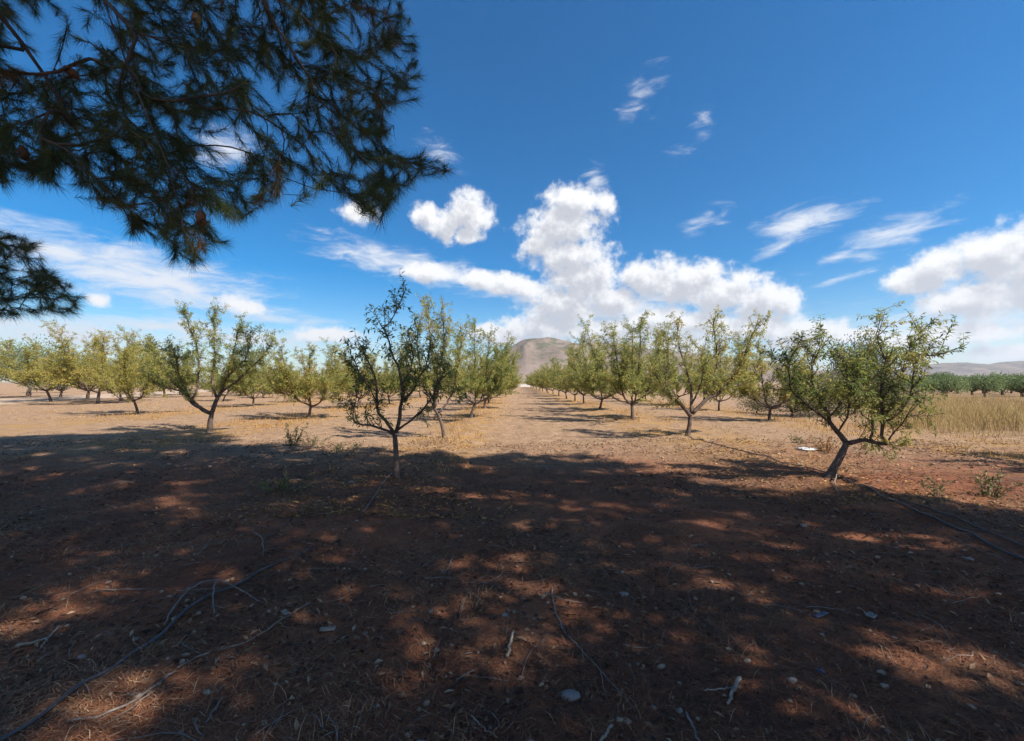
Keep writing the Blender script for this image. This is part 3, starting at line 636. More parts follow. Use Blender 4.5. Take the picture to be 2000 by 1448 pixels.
# ---------------------------------------------------------------- pines: shade trees behind and beside the camera
def colonize(start, parent, attract, root, step=.22, turn=.6, sag=.0, r=None):
    P_ = list(map(np.asarray, start)); par = list(parent); D_ = [norm(P_[k] - P_[par[k]]) if par[k] >= 0 else np.array([0, 0, 1.0]) for k in range(len(P_))]
    order = np.argsort(np.linalg.norm(attract - root, axis=1)); tips = []
    A = np.array(P_); B = np.array(D_); cnt = len(A); buf = np.zeros((cnt + 60000, 3)); dbuf = np.zeros_like(buf); buf[:cnt] = A; dbuf[:cnt] = B
    for k in order:
        p_ = attract[k]; v = p_ - buf[:cnt]; d = np.linalg.norm(v, axis=1); cs = (v * dbuf[:cnt]).sum(1) / np.maximum(d, 1e-6)
        j = int(np.argmin(d * (1 + turn * (1 - cs)) + .02))
        m_ = max(1, int(d[j] / step)); last = j; a = buf[j].copy(); dj = dbuf[j]
        for s in range(1, m_ + 1):
            f = s / m_; bez = a * (1 - f) ** 2 + (a + dj * d[j] * .45) * 2 * f * (1 - f) + p_ * f * f
            if s < m_ and r is not None: bez = bez + r.normal(0, .05 * step, 3)
            buf[cnt] = bez; dbuf[cnt] = norm(bez - buf[last]); par.append(last); last = cnt; cnt += 1
        tips.append((last, k))
    return buf[:cnt], dbuf[:cnt], np.array(par), tips
def branch_tubes(P_, par, rmin, expo, rmax, sides=5, skip=0):
    n = len(P_); ch = [[] for _ in range(n)]
    for k in range(n):
        if par[k] >= 0: ch[par[k]].append(k)
    cnt = np.zeros(n)
    for k in range(n - 1, -1, -1):
        if not ch[k]: cnt[k] = 1
        if par[k] >= 0: cnt[par[k]] += cnt[k]
    rad = np.minimum(rmin * cnt ** expo, rmax); T = Tubes(); done = set()
    stack = [k for k in range(n) if par[k] < 0]
    while stack:
        k = stack.pop(); chain = [par[k], k] if par[k] >= 0 else [k]; cur = k
        while ch[cur]:
            c_ = sorted(ch[cur], key=lambda q: -cnt[q]); stack += c_[1:]; cur = c_[0]; chain.append(cur)
        if len(chain) > 1 and chain[-1] >= skip:
            rr = rad[chain].copy()
            if par[k] >= 0: rr[0] = rr[1]
            T.add(P_[chain], rr, sides if rr.max() > .01 else 4, True)
    return T
def needles(name, O, D, L, per, nl, wd, r, mat, tone, spread=(25, 68)):
    """shoots from O along D over length L, set with needles all round"""
    n = len(O); s = r.random((n, per)) ** .8; a = np.radians(r.uniform(*spread, (n, per))) * (1 - .35 * s)
    D = norm(D); u = norm(np.cross(D, norm(r.standard_normal((n, 3))))); v = np.cross(D, u); ph = r.random((n, per)) * 6.283
    rad = np.cos(ph)[..., None] * u[:, None] + np.sin(ph)[..., None] * v[:, None]
    nd_ = D[:, None] * np.cos(a)[..., None] + rad * np.sin(a)[..., None] + np.array([0, 0, -.08])
    base = O[:, None] + D[:, None] * (s * L[:, None])[..., None]
    ln = r.uniform(nl[0], nl[1], (n, per)); tip = base + nd_ * ln[..., None] + np.array([0, 0, -.10]) * (ln ** 1)[..., None]
    side = norm(np.cross(nd_, r.standard_normal((n, per, 3)))) * wd / 2
    V = np.stack([base - side, base + side, tip], 2).reshape(-1, 3); T = np.arange(len(V)).reshape(-1, 3)
    rnd = np.clip(tone[:, None] + r.normal(0, .12, (n, per)), 0, 1)
    return mesh_np(name, V, [T], mat, False, {'rnd': np.repeat(rnd.ravel(), 3)})
def inpoly(x, y, poly):
    x = np.asarray(x); y = np.asarray(y); c_ = np.zeros(x.shape, bool); j = len(poly) - 1
    for i_ in range(len(poly)):
        xi, yi = poly[i_]; xj, yj = poly[j]
        c_ ^= ((yi > y) != (yj > y)) & (x < (xj - xi) * (y - yi) / (yj - yi + 1e-12) + xi); j = i_
    return c_
# --- shade layout on the ground: the far edge of the pines' shadow in the picture
EDGE = [(-700, 868), (-200, 858), (36, 852), (150, 850), (280, 843), (395, 846), (440, 866), (560, 868), (640, 884), (720, 874), (800, 888), (900, 892), (980, 888), (1100, 886), (1200, 902), (1290, 936), (1400, 958), (1480, 966), (1620, 972), (1750, 985), (1963, 1010), (2300, 1030)]
FLECKS = [(285, 985, .28), (345, 1032, .30), (170, 1095, .25), (130, 1165, .25), (90, 1212, .2), (930, 1222, .2), (850, 1252, .15), (1150, 1062, .3), (1200, 1100, .22), (1095, 990, .3), (1360, 1026, .35), (1465, 1155, .26), (1265, 1240, .2), (1575, 1262, .22), (1890, 1280, .3), (70, 1390, .12), (670, 1330, .1), (400, 1130, .2), (500, 1160, .15), ]
fl = np.array([list(gpt(x, y)[:2]) + [q] for x, y, q in FLECKS])
ed = np.array([gpt(x, y)[:2] for x, y in EDGE])
poly = [tuple(p_) for p_ in ed] + [(14, 2.0), (12, -3), (-18, -3), (-26, 2)]
TRUNKS = [((-2.9, -2.4), (-1.0, 2.2), 12.5), ((5.0, -3.0), (5.6, .6), 12.0), ((12.2, -1.6), (12.6, .6), 11.5), ((-9.2, -.6), (-8.6, 1.4), 10.5)]
r = np.random.default_rng(41)
gxx, gyy = np.meshgrid(np.arange(-24, 16, .55), np.arange(-3, 16, .55)); gxx = (gxx + r.uniform(-.25, .25, gxx.shape)).ravel(); gyy = (gyy + r.uniform(-.25, .25, gyy.shape)).ravel()
ins = inpoly(gxx, gyy, poly) & (gyy > .9) & (np.abs(gxx) < 1.24 * gyy + 1.6); pts = np.stack([gxx[ins], gyy[ins]], -1)
clumps = []
for layer in range(4):
    for q in pts:
        q = q + r.uniform(-.15, .15, 2)
        dfl = np.hypot(fl[:, 0] - q[0], (fl[:, 1] - q[1])) - fl[:, 2] * .45 - .13
        if dfl.min() < 0: continue
        depth_e = np.min(np.hypot(ed[:, 0] - q[0], ed[:, 1] - q[1]))
        if layer == 3 and r.random() < .65: continue
        best = None
        for _ in range(14):
            h = r.uniform(5.0, 12.3); s_ = h / math.tan(SUN_EL); c_ = np.array([q[0] + SUN_H[0] * s_, q[1] + SUN_H[1] * s_, h])
            y_ = max(c_[1] + .9, 0.02)
            if c_[1] > -.9 and abs(c_[0]) - .9 < 1.30 * y_ and c_[2] - .95 < 1.6 + .93 * y_: continue       # keep clear of the view
            dd = [np.hypot(c_[0] - (b_[0] + (tt[0] - b_[0]) * h / H), c_[1] - (b_[1] + (tt[1] - b_[1]) * h / H)) + 2.0 * abs(h / H - .68) for b_, tt, H in TRUNKS]
            k = int(np.argmin(dd))
            if best is None or dd[k] < best[0]: best = (dd[k], c_, k)
        if best is not None and best[0] < 7.5: clumps.append((best[1], best[2]))
PLAB = ['big pine whose low dark branches hang into the top left of the picture', 'pine standing behind the viewer, casting the shade across the foreground',
        'pine to the right of the picture, casting the shade at lower right', 'second pine at the left edge with one small branch in view']
# --- the branches in view at upper left
MASK = [(-90, -140), (780, -140), (790, 20), (812, 80), (820, 130), (815, 185), (790, 215), (752, 250), (745, 285), (800, 295), (850, 312), (884, 333), (850, 352), (795, 352), (780, 398), (738, 432), (700, 400), (668, 372), (588, 388), (580, 330), (556, 330), (560, 368), (528, 402), (470, 425), (415, 426), (452, 458), (430, 474), (392, 456), (408, 496), (358, 516), (338, 498), (344, 446), (300, 462), (258, 446), (262, 408), (198, 400), (184, 366), (126, 366), (67, 348), (-90, 358)]
SPARSE = [(440, 285, 55), (570, 350, 30), (140, 40, 90), (540, 210, 60), (60, 80, 60), (780, 230, 30), (690, 60, 40), (640, 300, 30)]
MASK2 = [(-80, 440), (40, 458), (76, 482), (82, 498), (60, 516), (128, 545), (160, 582), (158, 606), (126, 616), (62, 612), (-80, 620)]
def view_points(mask, n, zf, r, sparse=(), mind=15):
    out = []; X0 = min(p_[0] for p_ in mask); X1 = max(p_[0] for p_ in mask); Y0 = min(p_[1] for p_ in mask); Y1 = max(p_[1] for p_ in mask); tries = 0
    pts_ = []
    while len(pts_) < n and tries < n * 60:
        tries += 1; x, y = r.uniform(X0, X1), r.uniform(Y0, Y1)
        if not inpoly(x, y, mask): continue
        if any((x - a) ** 2 + (y - b_) ** 2 < q * q and r.random() < .78 for a, b_, q in sparse): continue
        z = zf(x, y); 
        if pts_ and min((x - a) ** 2 + (y - b_) ** 2 + ((z - c_) * 140) ** 2 for a, b_, c_ in pts_) < mind * mind: continue
        pts_.append((x, y, z))
    return np.array([at(x, y, z) for x, y, z in pts_])
for k, (b_, tt, H) in enumerate(TRUNKS):
    r = np.random.default_rng(50 + k)
    root = empty('pine_tree', (b_[0], b_[1], float(gz(b_[0], b_[1])) - .02)); tag(root, PLAB[k], 'tree', 'pines shading the foreground'); o_ = np.array(root.location)
    tp = resample([(b_[0], b_[1], -.2), (b_[0] + .15, b_[1] - .1, H * .3), (b_[0] * .5 + tt[0] * .5, b_[1] * .5 + tt[1] * .5, H * .65), (tt[0], tt[1], H)], 26)
    T = Tubes(); f = np.linspace(0, 1, 26); T.add(tp - o_, .24 * (1 - .9 * f) + .08 * np.exp(-f * 14) + .015, 12, True, .05, r); mobj('trunk', T.mesh('trunk', M['pinebark']), root)
    par = [-1] + list(range(25))
    cl = np.array([c_ for c_, kk in clumps if kk == k])
    if len(cl):
        st = tp[8:]; Pn, Dn, pr, tips = colonize(st, [-1] + list(range(len(st) - 1)), cl, tp[10], .45, .5, r=r)
        mobj('branches', branch_tubes(Pn - o_, pr, .016, .42, .12, 5, len(st)).mesh('branches', M['pinebark']), root)
        c0 = np.array([Pn[j] for j, _ in tips]); d0 = np.array([Dn[j] for j, _ in tips]); ns = 15
        D_ = norm(np.repeat(d0, ns, 0) * .4 + r.standard_normal((len(c0) * ns, 3)) * np.array([1, 1, .7])); O_ = np.repeat(c0, ns, 0) + r.normal(0, .12, (len(c0) * ns, 3))
        tag(mobj('needles', needles('needles', O_ - o_, D_, r.uniform(.25, .5, len(O_)), 25, (.11, .17), .033, r, M['pine'], r.normal(.45, .15, len(O_))), root), kind='stuff')
    if k in (0, 3):
        if k == 0:
            zf = lambda x, y: 1.75 + .55 * np.clip(1 - y / 460, 0, 1.2) + .00035 * max(x, 0) + r.uniform(0, 1.15)
            A = view_points(MASK, 1900, zf, r, SPARSE, 7)
            # the same boughs go on above and to the left of the picture
            A = np.concatenate([A, view_points([(-620, -640), (640, -640), (790, -300), (800, -120), (-90, -120), (-90, 350), (-620, 330)], 950, zf, r, (), 10)])
            limbs = [([tp[8], (-2.3, -1.0, 4.6), at(60, -330, 1.5), at(180, -60, 2.0), at(260, 160, 2.1), at(330, 330, 2.0), at(365, 480, 1.85)], 0),
                     ([tp[9], (-1.7, -1.0, 5.2), at(330, -420, 1.7), at(480, -60, 2.3), at(610, 160, 2.5), at(720, 270, 2.5), at(800, 322, 2.4), at(868, 334, 2.35)], 0),
                     ([tp[10], (-1.4, -.9, 5.8), at(560, -380, 2.1), at(650, -60, 2.8), at(740, 60, 3.0), at(800, 140, 3.0)], 0),
                     ([tp[8], (-2.9, -1.1, 4.2), at(-250, -260, 1.6), at(-40, -20, 2.2), at(90, 150, 2.4), at(170, 300, 2.4)], 0),
                     ([tp[9], (-2.0, -.9, 5.0), at(250, -350, 1.9), at(380, -20, 2.6), at(470, 180, 2.8), at(540, 340, 2.7), at(690, 380, 2.6)], 0)]
        else:
            zf = lambda x, y: 3.0 + r.uniform(0, .9)
            A = np.concatenate([view_points(MASK2, 230, zf, r, [(40, 525, 14)], 6), view_points([(-560, 330), (-300, 330), (-70, 430), (-70, 630), (-560, 600)], 260, zf, r, (), 8)])
            limbs = [([tp[5], (-7.0, 1.2, 3.3), at(-420, 420, 2.9), at(-120, 500, 3.3), at(40, 560, 3.4), at(140, 590, 3.5)], 0)]
        st = []; pa = []
        for L_, _ in limbs:
            q = resample(L_, 26)
            for ii, p_ in enumerate(q): pa.append(-1 if ii == 0 else len(st) - 1); st.append(p_)
        Pn, Dn, pr, tips = colonize(st, pa, A, np.array(limbs[0][0][1]), .07, .9, r=r)
        mobj('branches', branch_tubes(Pn - o_, pr, .0018, .38, .0105, 6, 0).mesh('branches', M['pinetwig']), root)
        O_ = np.array([Pn[j] for j, _ in tips]); D_ = np.array([Dn[j] for j, _ in tips]); D_ = norm(D_ + r.normal(0, .22, D_.shape)); L_ = r.uniform(.10, .20, len(O_))
        tone = np.clip(r.normal(.42, .2, len(O_)) + (r.random(len(O_)) < .05) * .5, 0, 1)
        tag(mobj('needles', needles('needles', O_ - D_ * L_[:, None] * .85 - o_, D_, L_, 125 if k == 0 else 110, (.06, .105), .0020, r, M['pine'], tone, (22, 75)), root), kind='stuff')
        if k == 0:
            for (x, y, z) in [(392, 412, 2.05), (42, 285, 2.2), (125, 130, 2.3), (380, 25, 2.6)]:
                Tc = Tubes(); hh = np.linspace(0, 1, 7); cen = at(x, y, z); ax_ = norm(np.array([.3, .1, -1]) + r.normal(0, .3, 3))
                Tc.add(cen - o_ + ax_ * (hh[:, None] * .075), .024 * np.sin(hh * math.pi * .86 + .28) ** .7, 9, True, .12, r)
                mobj('cone', Tc.mesh('cone', M['cone'], False), root)

# ---------------------------------------------------------------- ground litter
def scatter(n, r, ymax=9.5, pw=1.7, lim=1.35):
    y = 1.3 + r.random(n) ** pw * (ymax - 1.3); x = (r.random(n) * 2 - 1) * (y * lim + .4); return x, y
r = np.random.default_rng(61); n = 200000
x, y = scatter(n, r, 11.5, 1.55); dn = vnoise(x * 1.3, y * 1.3) + .5 * vnoise(x * 4, y * 4); k = dn + r.normal(0, .2, n) > -.02; x, y = x[k], y[k]; n = len(x)
a = r.random(n) * 6.283 + 1.2 * vnoise(x * 2, y * 2); Ln = r.uniform(.03, .13, n); wd = r.uniform(.0012, .0032, n) * (1 + y * .10)
d = np.stack([np.cos(a), np.sin(a)], -1); bend = r.normal(0, .22, n); s_ = np.stack([-d[:, 1], d[:, 0]], -1)
p0 = np.stack([x, y], -1); pm = p0 + d * Ln[:, None] * .5 + s_ * (bend * Ln * .5)[:, None]; p1 = p0 + d * Ln[:, None]
h0 = r.uniform(.001, .012, n); h1 = r.uniform(.004, .022, n); h2 = r.uniform(.001, .016, n)
V3 = lambda p_, h: np.concatenate([p_, (gz(p_[:, 0], p_[:, 1]) + h)[:, None]], 1)
w_ = s_ * wd[:, None] / 2
V = np.stack([V3(p0 - w_, h0), V3(p0 + w_, h0), V3(pm - w_, h1), V3(pm + w_, h1), V3(p1, h2)], 1).reshape(-1, 3); b_ = np.arange(n)[:, None] * 5
tag(mobj('needle_litter', mesh_np('needle_litter', V, [b_ + np.array([[0, 1, 3, 2]]), b_ + np.array([[2, 3, 4]])], M['litter'], False, {'rnd': np.repeat(np.clip(r.normal(.46, .2, n) + .75 * vnoise(x * .9 + 2, y * .9 + 6), 0, 1), 5)})),
    'brown pine needles and straw strewn over the shaded foreground soil', 'litter', kind='stuff')
# dark leaf and bark debris between the needles
r = np.random.default_rng(66); n = 36000; x, y = scatter(n, r, 12, 1.15); kk = vnoise(x * 1.1 + 3, y * 1.1) + r.normal(0, .15, n) > -.05; x, y = x[kk], y[kk]; n = len(x); a = r.random(n) * 6.283
tag(mobj('leaf_debris', leaves_mesh('leaf_debris', np.stack([x, y, gz(x, y) + .006], -1), np.stack([np.cos(a), np.sin(a), r.normal(.2, .3, n)], -1), np.stack([r.normal(0, .5, n), r.normal(0, .5, n), np.ones(n)], -1), r.uniform(.015, .06, n) * (1 + y * .06), r.uniform(.008, .025, n) * (1 + y * .06), np.clip(r.beta(1.0, 1.7, n), 0, 1), M['debris'], True)),
    'dark crumbled leaves and bark bits covering the shaded soil', 'litter', kind='stuff')
# curled dry grass tufts in the foreground
r = np.random.default_rng(62); TP = []
for (px, py, m_, sp_) in [(930, 1170, 130, .10), (810, 1160, 90, .12), (690, 1410, 110, .07), (300, 1290, 60, .08), (250, 1090, 90, .2), (330, 1110, 90, .2), (160, 1130, 80, .18), (1700, 1110, 60, .2), (560, 940, 150, .35), (520, 970, 120, .4), (480, 930, 120, .4), (780, 1180, 60, .2), (620, 1160, 60, .2), (1380, 1200, 60, .15), (1650, 1350, 60, .15), (1200, 1390, 60, .1), (900, 1440, 60, .08), (420, 1000, 80, .3), (220, 960, 80, .4), (1100, 1300, 50, .1)]:
    c_ = gpt(px, py); q = c_[:2] + r.normal(0, sp_, (m_, 2)); TP.append(q)
for _ in range(120):
    y = 1.5 + r.random() ** 1.4 * 8; x = (r.random() * 2 - 1) * y * 1.25; TP.append(np.array([x, y]) + r.normal(0, .09, (26, 2)))
q = np.concatenate(TP); n = len(q)
tag(mobj('straw_tufts', blades('straw_tufts', np.stack([q[:, 0], q[:, 1], gz(q[:, 0], q[:, 1]) - .005], -1), r.uniform(.03, .10, n), r.uniform(.6, 2.0, n), r.uniform(.0015, .0035, n), M['litter'], np.clip(r.normal(.72, .2, n), 0, 1), r)),
    'dry curled straw tufts scattered on the shaded soil', 'grass', kind='stuff')
# fallen leaves below the rows
r = np.random.default_rng(63); LX = []; LY = []
for X, wd_, m_, y0, y1 in [(-1.9, .9, 5200, 5, 42), (5.0, 1.2, 5200, 5.5, 42), (-9.6, 1.3, 5200, 11, 46), (11.4, 1.5, 4000, 9, 40), (-18, 2.0, 3500, 18, 50)]:
    yy_ = y0 + r.random(m_) ** 1.5 * (y1 - y0); xx_ = X + r.normal(0, wd_, m_); kk = vnoise(xx_ * .7, yy_ * .5) > -.15; LX.append(xx_[kk]); LY.append(yy_[kk])
x = np.concatenate(LX); y = np.concatenate(LY); n = len(x); a = r.random(n) * 6.283
tag(mobj('fallen_leaves', leaves_mesh('fallen_leaves', np.stack([x, y, gz(x, y) + .012], -1), np.stack([np.cos(a), np.sin(a), r.normal(.15, .3, n)], -1), np.stack([r.normal(0, .4, n), r.normal(0, .4, n), np.ones(n)], -1), r.uniform(.04, .085, n), r.uniform(.016, .032, n), np.clip(r.normal(.5, .25, n), 0, 1), M['fallen'], True)),
    'orange-yellow fallen almond leaves lying along the tree rows', 'leaves', kind='stuff')
# low dry weeds along the rows farther off
r = np.random.default_rng(64); LX = []; LY = []
for X, wd_, m_, y0, y1 in [(-9.8, 1.2, 6000, 15, 50), (-17.5, 1.8, 6000, 18, 55), (-26, 2, 3000, 22, 60), (5.6, 1.0, 3500, 9, 40), (11.6, 1.4, 5000, 9, 36), (-2.0, .7, 3000, 7.5, 40)]:
    yy_ = y0 + r.random(m_) ** 1.3 * (y1 - y0); xx_ = X + r.normal(0, wd_, m_); kk = vnoise(xx_ * .9 + 7, yy_ * .6) > .02; LX.append(xx_[kk]); LY.append(yy_[kk])
x = np.concatenate(LX); y = np.concatenate(LY); n = len(x)
tag(mobj('row_weeds', blades('row_weeds', np.stack([x, y, gz(x, y) - .01], -1), r.uniform(.05, .24, n), r.uniform(.2, 1.0, n), r.uniform(.008, .018, n), M['fallen'], np.clip(r.normal(.6, .2, n), 0, 1), r)),
    'low orange-brown dry weeds along the tree rows', 'weeds', kind='stuff')
# small dead twigs lying in drifts over the shaded soil
r = np.random.default_rng(67); T = Tubes()
for _ in range(620):
    y0 = 1.5 + r.random() ** 1.3 * 8.5; x0 = (r.random() * 2 - 1) * y0 * 1.25
    if vnoise(np.array(x0 * .8), np.array(y0 * .8)) < -.12: continue
    L0 = r.uniform(.06, .34); a = r.random() * 6.283; q = [np.array([x0, y0])]
    for _k in range(4): a += r.normal(0, .25); q.append(q[-1] + L0 / 4 * np.array([math.cos(a), math.sin(a)]))
    q = np.array(q); z = gz(q[:, 0], q[:, 1]) + r.uniform(.0, .014) + np.array([0, .006, .01, .006, 0]) * r.uniform(0, 2)
    T.add(np.column_stack([q, z]), np.linspace(.0034, .0014, 5) * r.uniform(.7, 1.3), 4, False)
tag(mobj('twig_litter', T.mesh('twig_litter', M['stick'])), 'thin dead twigs littering the shaded foreground soil', 'twigs', kind='stuff')
# clods and gravel
def lumps(name, x, y, s, mat, r, sink=.3):
    ico = np.array([(0, 0, 1), (.894, 0, .447), (.276, .851, .447), (-.724, .526, .447), (-.724, -.526, .447), (.276, -.851, .447), (.724, .526, -.447), (-.276, .851, -.447), (-.894, 0, -.447), (-.276, -.851, -.447), (.724, -.526, -.447), (0, 0, -1)])
    fc_ = np.array([(0, 1, 2), (0, 2, 3), (0, 3, 4), (0, 4, 5), (0, 5, 1), (1, 6, 2), (2, 7, 3), (3, 8, 4), (4, 9, 5), (5, 10, 1), (6, 7, 2), (7, 8, 3), (8, 9, 4), (9, 10, 5), (10, 6, 1), (11, 7, 6), (11, 8, 7), (11, 9, 8), (11, 10, 9), (11, 6, 10)])
    n = len(x); sc_ = s[:, None] * np.stack([r.uniform(.7, 1.4, n), r.uniform(.7, 1.3, n), r.uniform(.45, .8, n)], -1); a = r.random(n) * 6.283
    V = ico[None] * (1 + r.normal(0, .13, (n, 12, 1))) * sc_[:, None]
    c_, s2 = np.cos(a)[:, None], np.sin(a)[:, None]; V = np.stack([V[..., 0] * c_ - V[..., 1] * s2, V[..., 0] * s2 + V[..., 1] * c_, V[..., 2]], -1)
    V += np.stack([x, y, gz(x, y) + s * sink], -1)[:, None]
    return mobj(name, mesh_np(name, V.reshape(-1, 3), [(np.arange(n)[:, None, None] * 12 + fc_[None]).reshape(-1, 3)], mat, True))
r = np.random.default_rng(65); x, y = scatter(3600, r, 14, 1.5); tag(lumps('soil_clods', x, y, .004 + .016 * r.random(3600) ** 3, M['clod'], r), 'small brown clods of loose soil over the foreground', 'soil', kind='stuff')
x, y = scatter(1300, r, 10, 1.2); tag(lumps('gravel', x, y, .005 + .016 * r.random(1300) ** 2.5, M['stone_warm'], r, .35), 'small pale pebbles scattered over the foreground soil', 'gravel', kind='stuff')
n = 4000; y = 8 + r.random(n) ** 1.6 * 30; x = r.uniform(-1, 1, n) * (y * .7 + 3) + 1; tag(lumps('field_clods', x, y, .008 + .028 * r.random(n) ** 3, plain_mat('field_clod', (.26, .16, .095), (.42, .29, .18), 4, .95), r, .2), 'sunlit clods of tilled earth in the alley between the rows', 'soil', kind='stuff')
# single stones
def stone(px, py, wpx, mat, label, fl_=.55, seed=0):
    r = np.random.default_rng(seed + int(px)); p_ = gp(px, py); s = wpx / F * p_[1] / 2
    me = bpy.data.meshes.new('stone'); import bmesh; bm = bmesh.new(); bmesh.ops.create_icosphere(bm, subdivisions=3, radius=1)
    k1, k2 = r.normal(0, 1, 3), r.normal(0, 1, 3)
    for v in bm.verts:
        c_ = np.array(v.co); q = 1 + .16 * math.sin(2.1 * c_ @ k1 + 1) + .09 * math.sin(4.3 * c_ @ k2); v.co = (c_[0] * s * q, c_[1] * s * .62 * q, c_[2] * s * fl_ * q)
    bm.to_mesh(me); bm.free(); me.materials.append(mat)
    for q in me.polygons: q.use_smooth = True
    o_ = mobj('stone', me); o_.location = (p_[0], p_[1], p_[2] + s * fl_ * .45); o_.rotation_euler = (0, 0, r.uniform(-.4, .4)); tag(o_, label, 'stone', 'stones on the soil')
stone(1111, 1352, 40, M['stone'], 'smooth oval grey stone, the largest on the foreground soil', .36)
stone(824, 1440, 24, M['stone'], 'bluish-grey pebble at the bottom edge left of the centre')
stone(1548, 1325, 17, M['stone_white'], 'pale pinkish pebble beside a sunlit patch at lower right')
stone(1601, 1293, 18, M['bluebit'], 'small blue pebble just above the pale pinkish pebble', .5)
stone(1327, 1373, 14, M['stone_white'], 'small white pebble right of the thin curved twig end')
stone(1210, 1395, 16, M['stone_warm'], 'left of a pair of tan pebbles near the bottom edge')
stone(1226, 1396, 14, M['stone_warm'], 'right of a pair of tan pebbles near the bottom edge')
stone(1036, 1435, 16, M['stone_warm'], 'tan pebble at the bottom edge right of the bluish-grey pebble')
stone(1290, 1290, 18, M['stone_warm'], 'tan pebble midway between oval grey stone and forked pale stick')
stone(1244, 1288, 12, M['stone'], 'grey pebble right of the thin curved twig')
stone(268, 1391, 18, M['stone_warm'], 'tan pebble touching the long thin twig at lower left')
stone(404, 1365, 14, M['stone_white'], 'white pebble between long twig and oval stone at lower left')
stone(362, 1298, 14, M['stone_warm'], 'tan pebble above the long thin twig at lower left')
stone(160, 1302, 16, M['stone'], 'grey pebble above the black hose at lower left')
stone(986, 1203, 13, M['stone'], 'grey pebble left of the thin curved twig top')
stone(1890, 1103, 18, M['stone_white'], 'pale flat stone near the hose at the right edge', .35)
stone(1219, 1158, 16, M['stone'], 'grey stone right above the sunlit patches at centre right')
stone(686, 948, 12, M['stone_warm'], 'pinkish pebble left of the young dark almond trunk')
stone(1570, 1040, 12, M['stone_white'], 'white pebble in the shade below the crooked almond')
stone(1460, 1280, 14, M['stone_warm'], 'tan pebble between two sunlit patches at lower right')

# ---------------------------------------------------------------- sticks and hoses
def stick(name, polys, mat, label, cat='stick', lift=.012, seed=1, group='fallen sticks'):
    r = np.random.default_rng(seed); e = None
    for j, (pts, r0, r1, hs_) in enumerate(polys):
        q = []
        for k, (x, y) in enumerate(pts):
            p_ = gp(x, y); q.append(p_ + np.array([0, 0, lift + (hs_[k] if hs_ else 0)]))
        n = max(8, len(pts) * 5); q = resample(q, n); q[1:-1] += r.normal(0, .003, (n - 2, 3)) * (1 if name != 'irrigation_hose' else 0)
        T = Tubes(); T.add(q, np.linspace(r0, r1, n), 7, True, .08 if name != 'irrigation_hose' else 0, r)
        o_ = mobj(name if j == 0 else 'side_twig', T.mesh(name, mat), e)
        if j == 0: e = o_; tag(o_, label, cat, group)
    return e
stick('stick', [([(1078, 1152), (1082, 1180), (1100, 1225), (1130, 1265), (1165, 1300), (1200, 1332), (1240, 1372)], .006, .003, None)], M['stick'], 'long thin curved grey twig lying at the centre of the foreground')
stick('stick', [([(320, 1240), (345, 1210), (380, 1180), (418, 1166), (455, 1172), (508, 1192)], .0058, .004, [0, .02, .05, .06, .04, .0]), ([(420, 1168), (416, 1190), (418, 1222)], .006, .004, [.06, .03, 0])], M['stick'], 'three-armed grey stick lying across the black hose')
stick('stick', [([(606, 1185), (560, 1220), (480, 1270), (400, 1296), (355, 1322), (290, 1380), (215, 1425), (130, 1450)], .003, .006, None)], M['stick'], 'long thin grey twig running beside the black hose at lower left')
stick('stick', [([(30, 1274), (70, 1268), (95, 1260), (115, 1243)], .007, .005, [0, .01, .02, .03]), ([(92, 1262), (80, 1280), (68, 1290)], .004, .003, [.02, .01, 0])], M['stick_pale'], 'pale bent stick at the left edge of the foreground')
stick('stick', [([(1003, 1243), (999, 1258), (990, 1285)], .006, .010, [.02, .01, 0])], M['stick_pale'], 'short white stick left of the long curved twig')
stick('stick', [([(1445, 1330), (1432, 1350), (1420, 1368)], .011, .006, [.03, .01, 0]), ([(1436, 1340), (1405, 1345), (1375, 1344)], .004, .003, [.01, .01, .01])], M['stick_pale'], 'forked pale stick on the soil at lower right')
stick('stick', [([(497, 1050), (512, 1066), (514, 1096)], .006, .005, [.01, .03, 0])], M['stick'], 'short bent grey stick upper left of the black hose')
stick('stick', [([(412, 1064), (398, 1080), (385, 1092)], .005, .004, None)], M['stick'], 'short grey stick left of the bent grey stick')
stick('stick', [([(1340, 1380), (1356, 1410), (1372, 1450)], .006, .005, None)], M['stick'], 'grey twig leaving the bottom edge right of the pebble pair')
stick('stick', [([(920, 1385), (945, 1410), (972, 1430)], .004, .003, None)], M['stick_pale'], 'thin straw-coloured stick at the bottom edge near the centre')
stick('stick', [([(1195, 1415), (1180, 1432), (1165, 1450)], .006, .007, [.02, .01, 0])], M['stick_pale'], 'pale stick end below the pair of tan pebbles')
stick('stick', [([(432, 1374), (420, 1395), (402, 1425)], .004, .004, None)], M['stick'], 'short grey twig right of the white pebble at lower left')
stick('stick', [([(190, 1165), (260, 1160), (350, 1168), (420, 1168)], .004, .003, None)], M['stick'], 'thin grey twig reaching left from the three-armed stick')
stick('stick', [([(886, 1085), (868, 1118), (858, 1105)], .004, .003, None)], M['stick'], 'small hooked grey twig on red soil at centre')
stick('stick', [([(1855, 1062), (1905, 1085), (1963, 1105)], .004, .003, None), ], M['stick'], 'thin grey twig lying beside the hose at right edge')
r = np.random.default_rng(71)
def hose(name, xy, label, rad=.009, lift=.006, bury=None):
    q = resample([(a, b_, 0) for a, b_ in xy], 160); q[:, 0] += .03 * vnoise(q[:, 1] * .6, q[:, 1] * 0 + xy[0][0]); q[:, 2] = gz(q[:, 0], q[:, 1]) + rad + lift
    if bury is not None: q[:, 2] += np.interp(q[:, 1], [b_[0] for b_ in bury], [b_[1] for b_ in bury])
    T = Tubes(); T.add(q, rad, 8, True); tag(mobj(name, T.mesh(name, M['hose'])), label, 'hose', 'irrigation hoses')
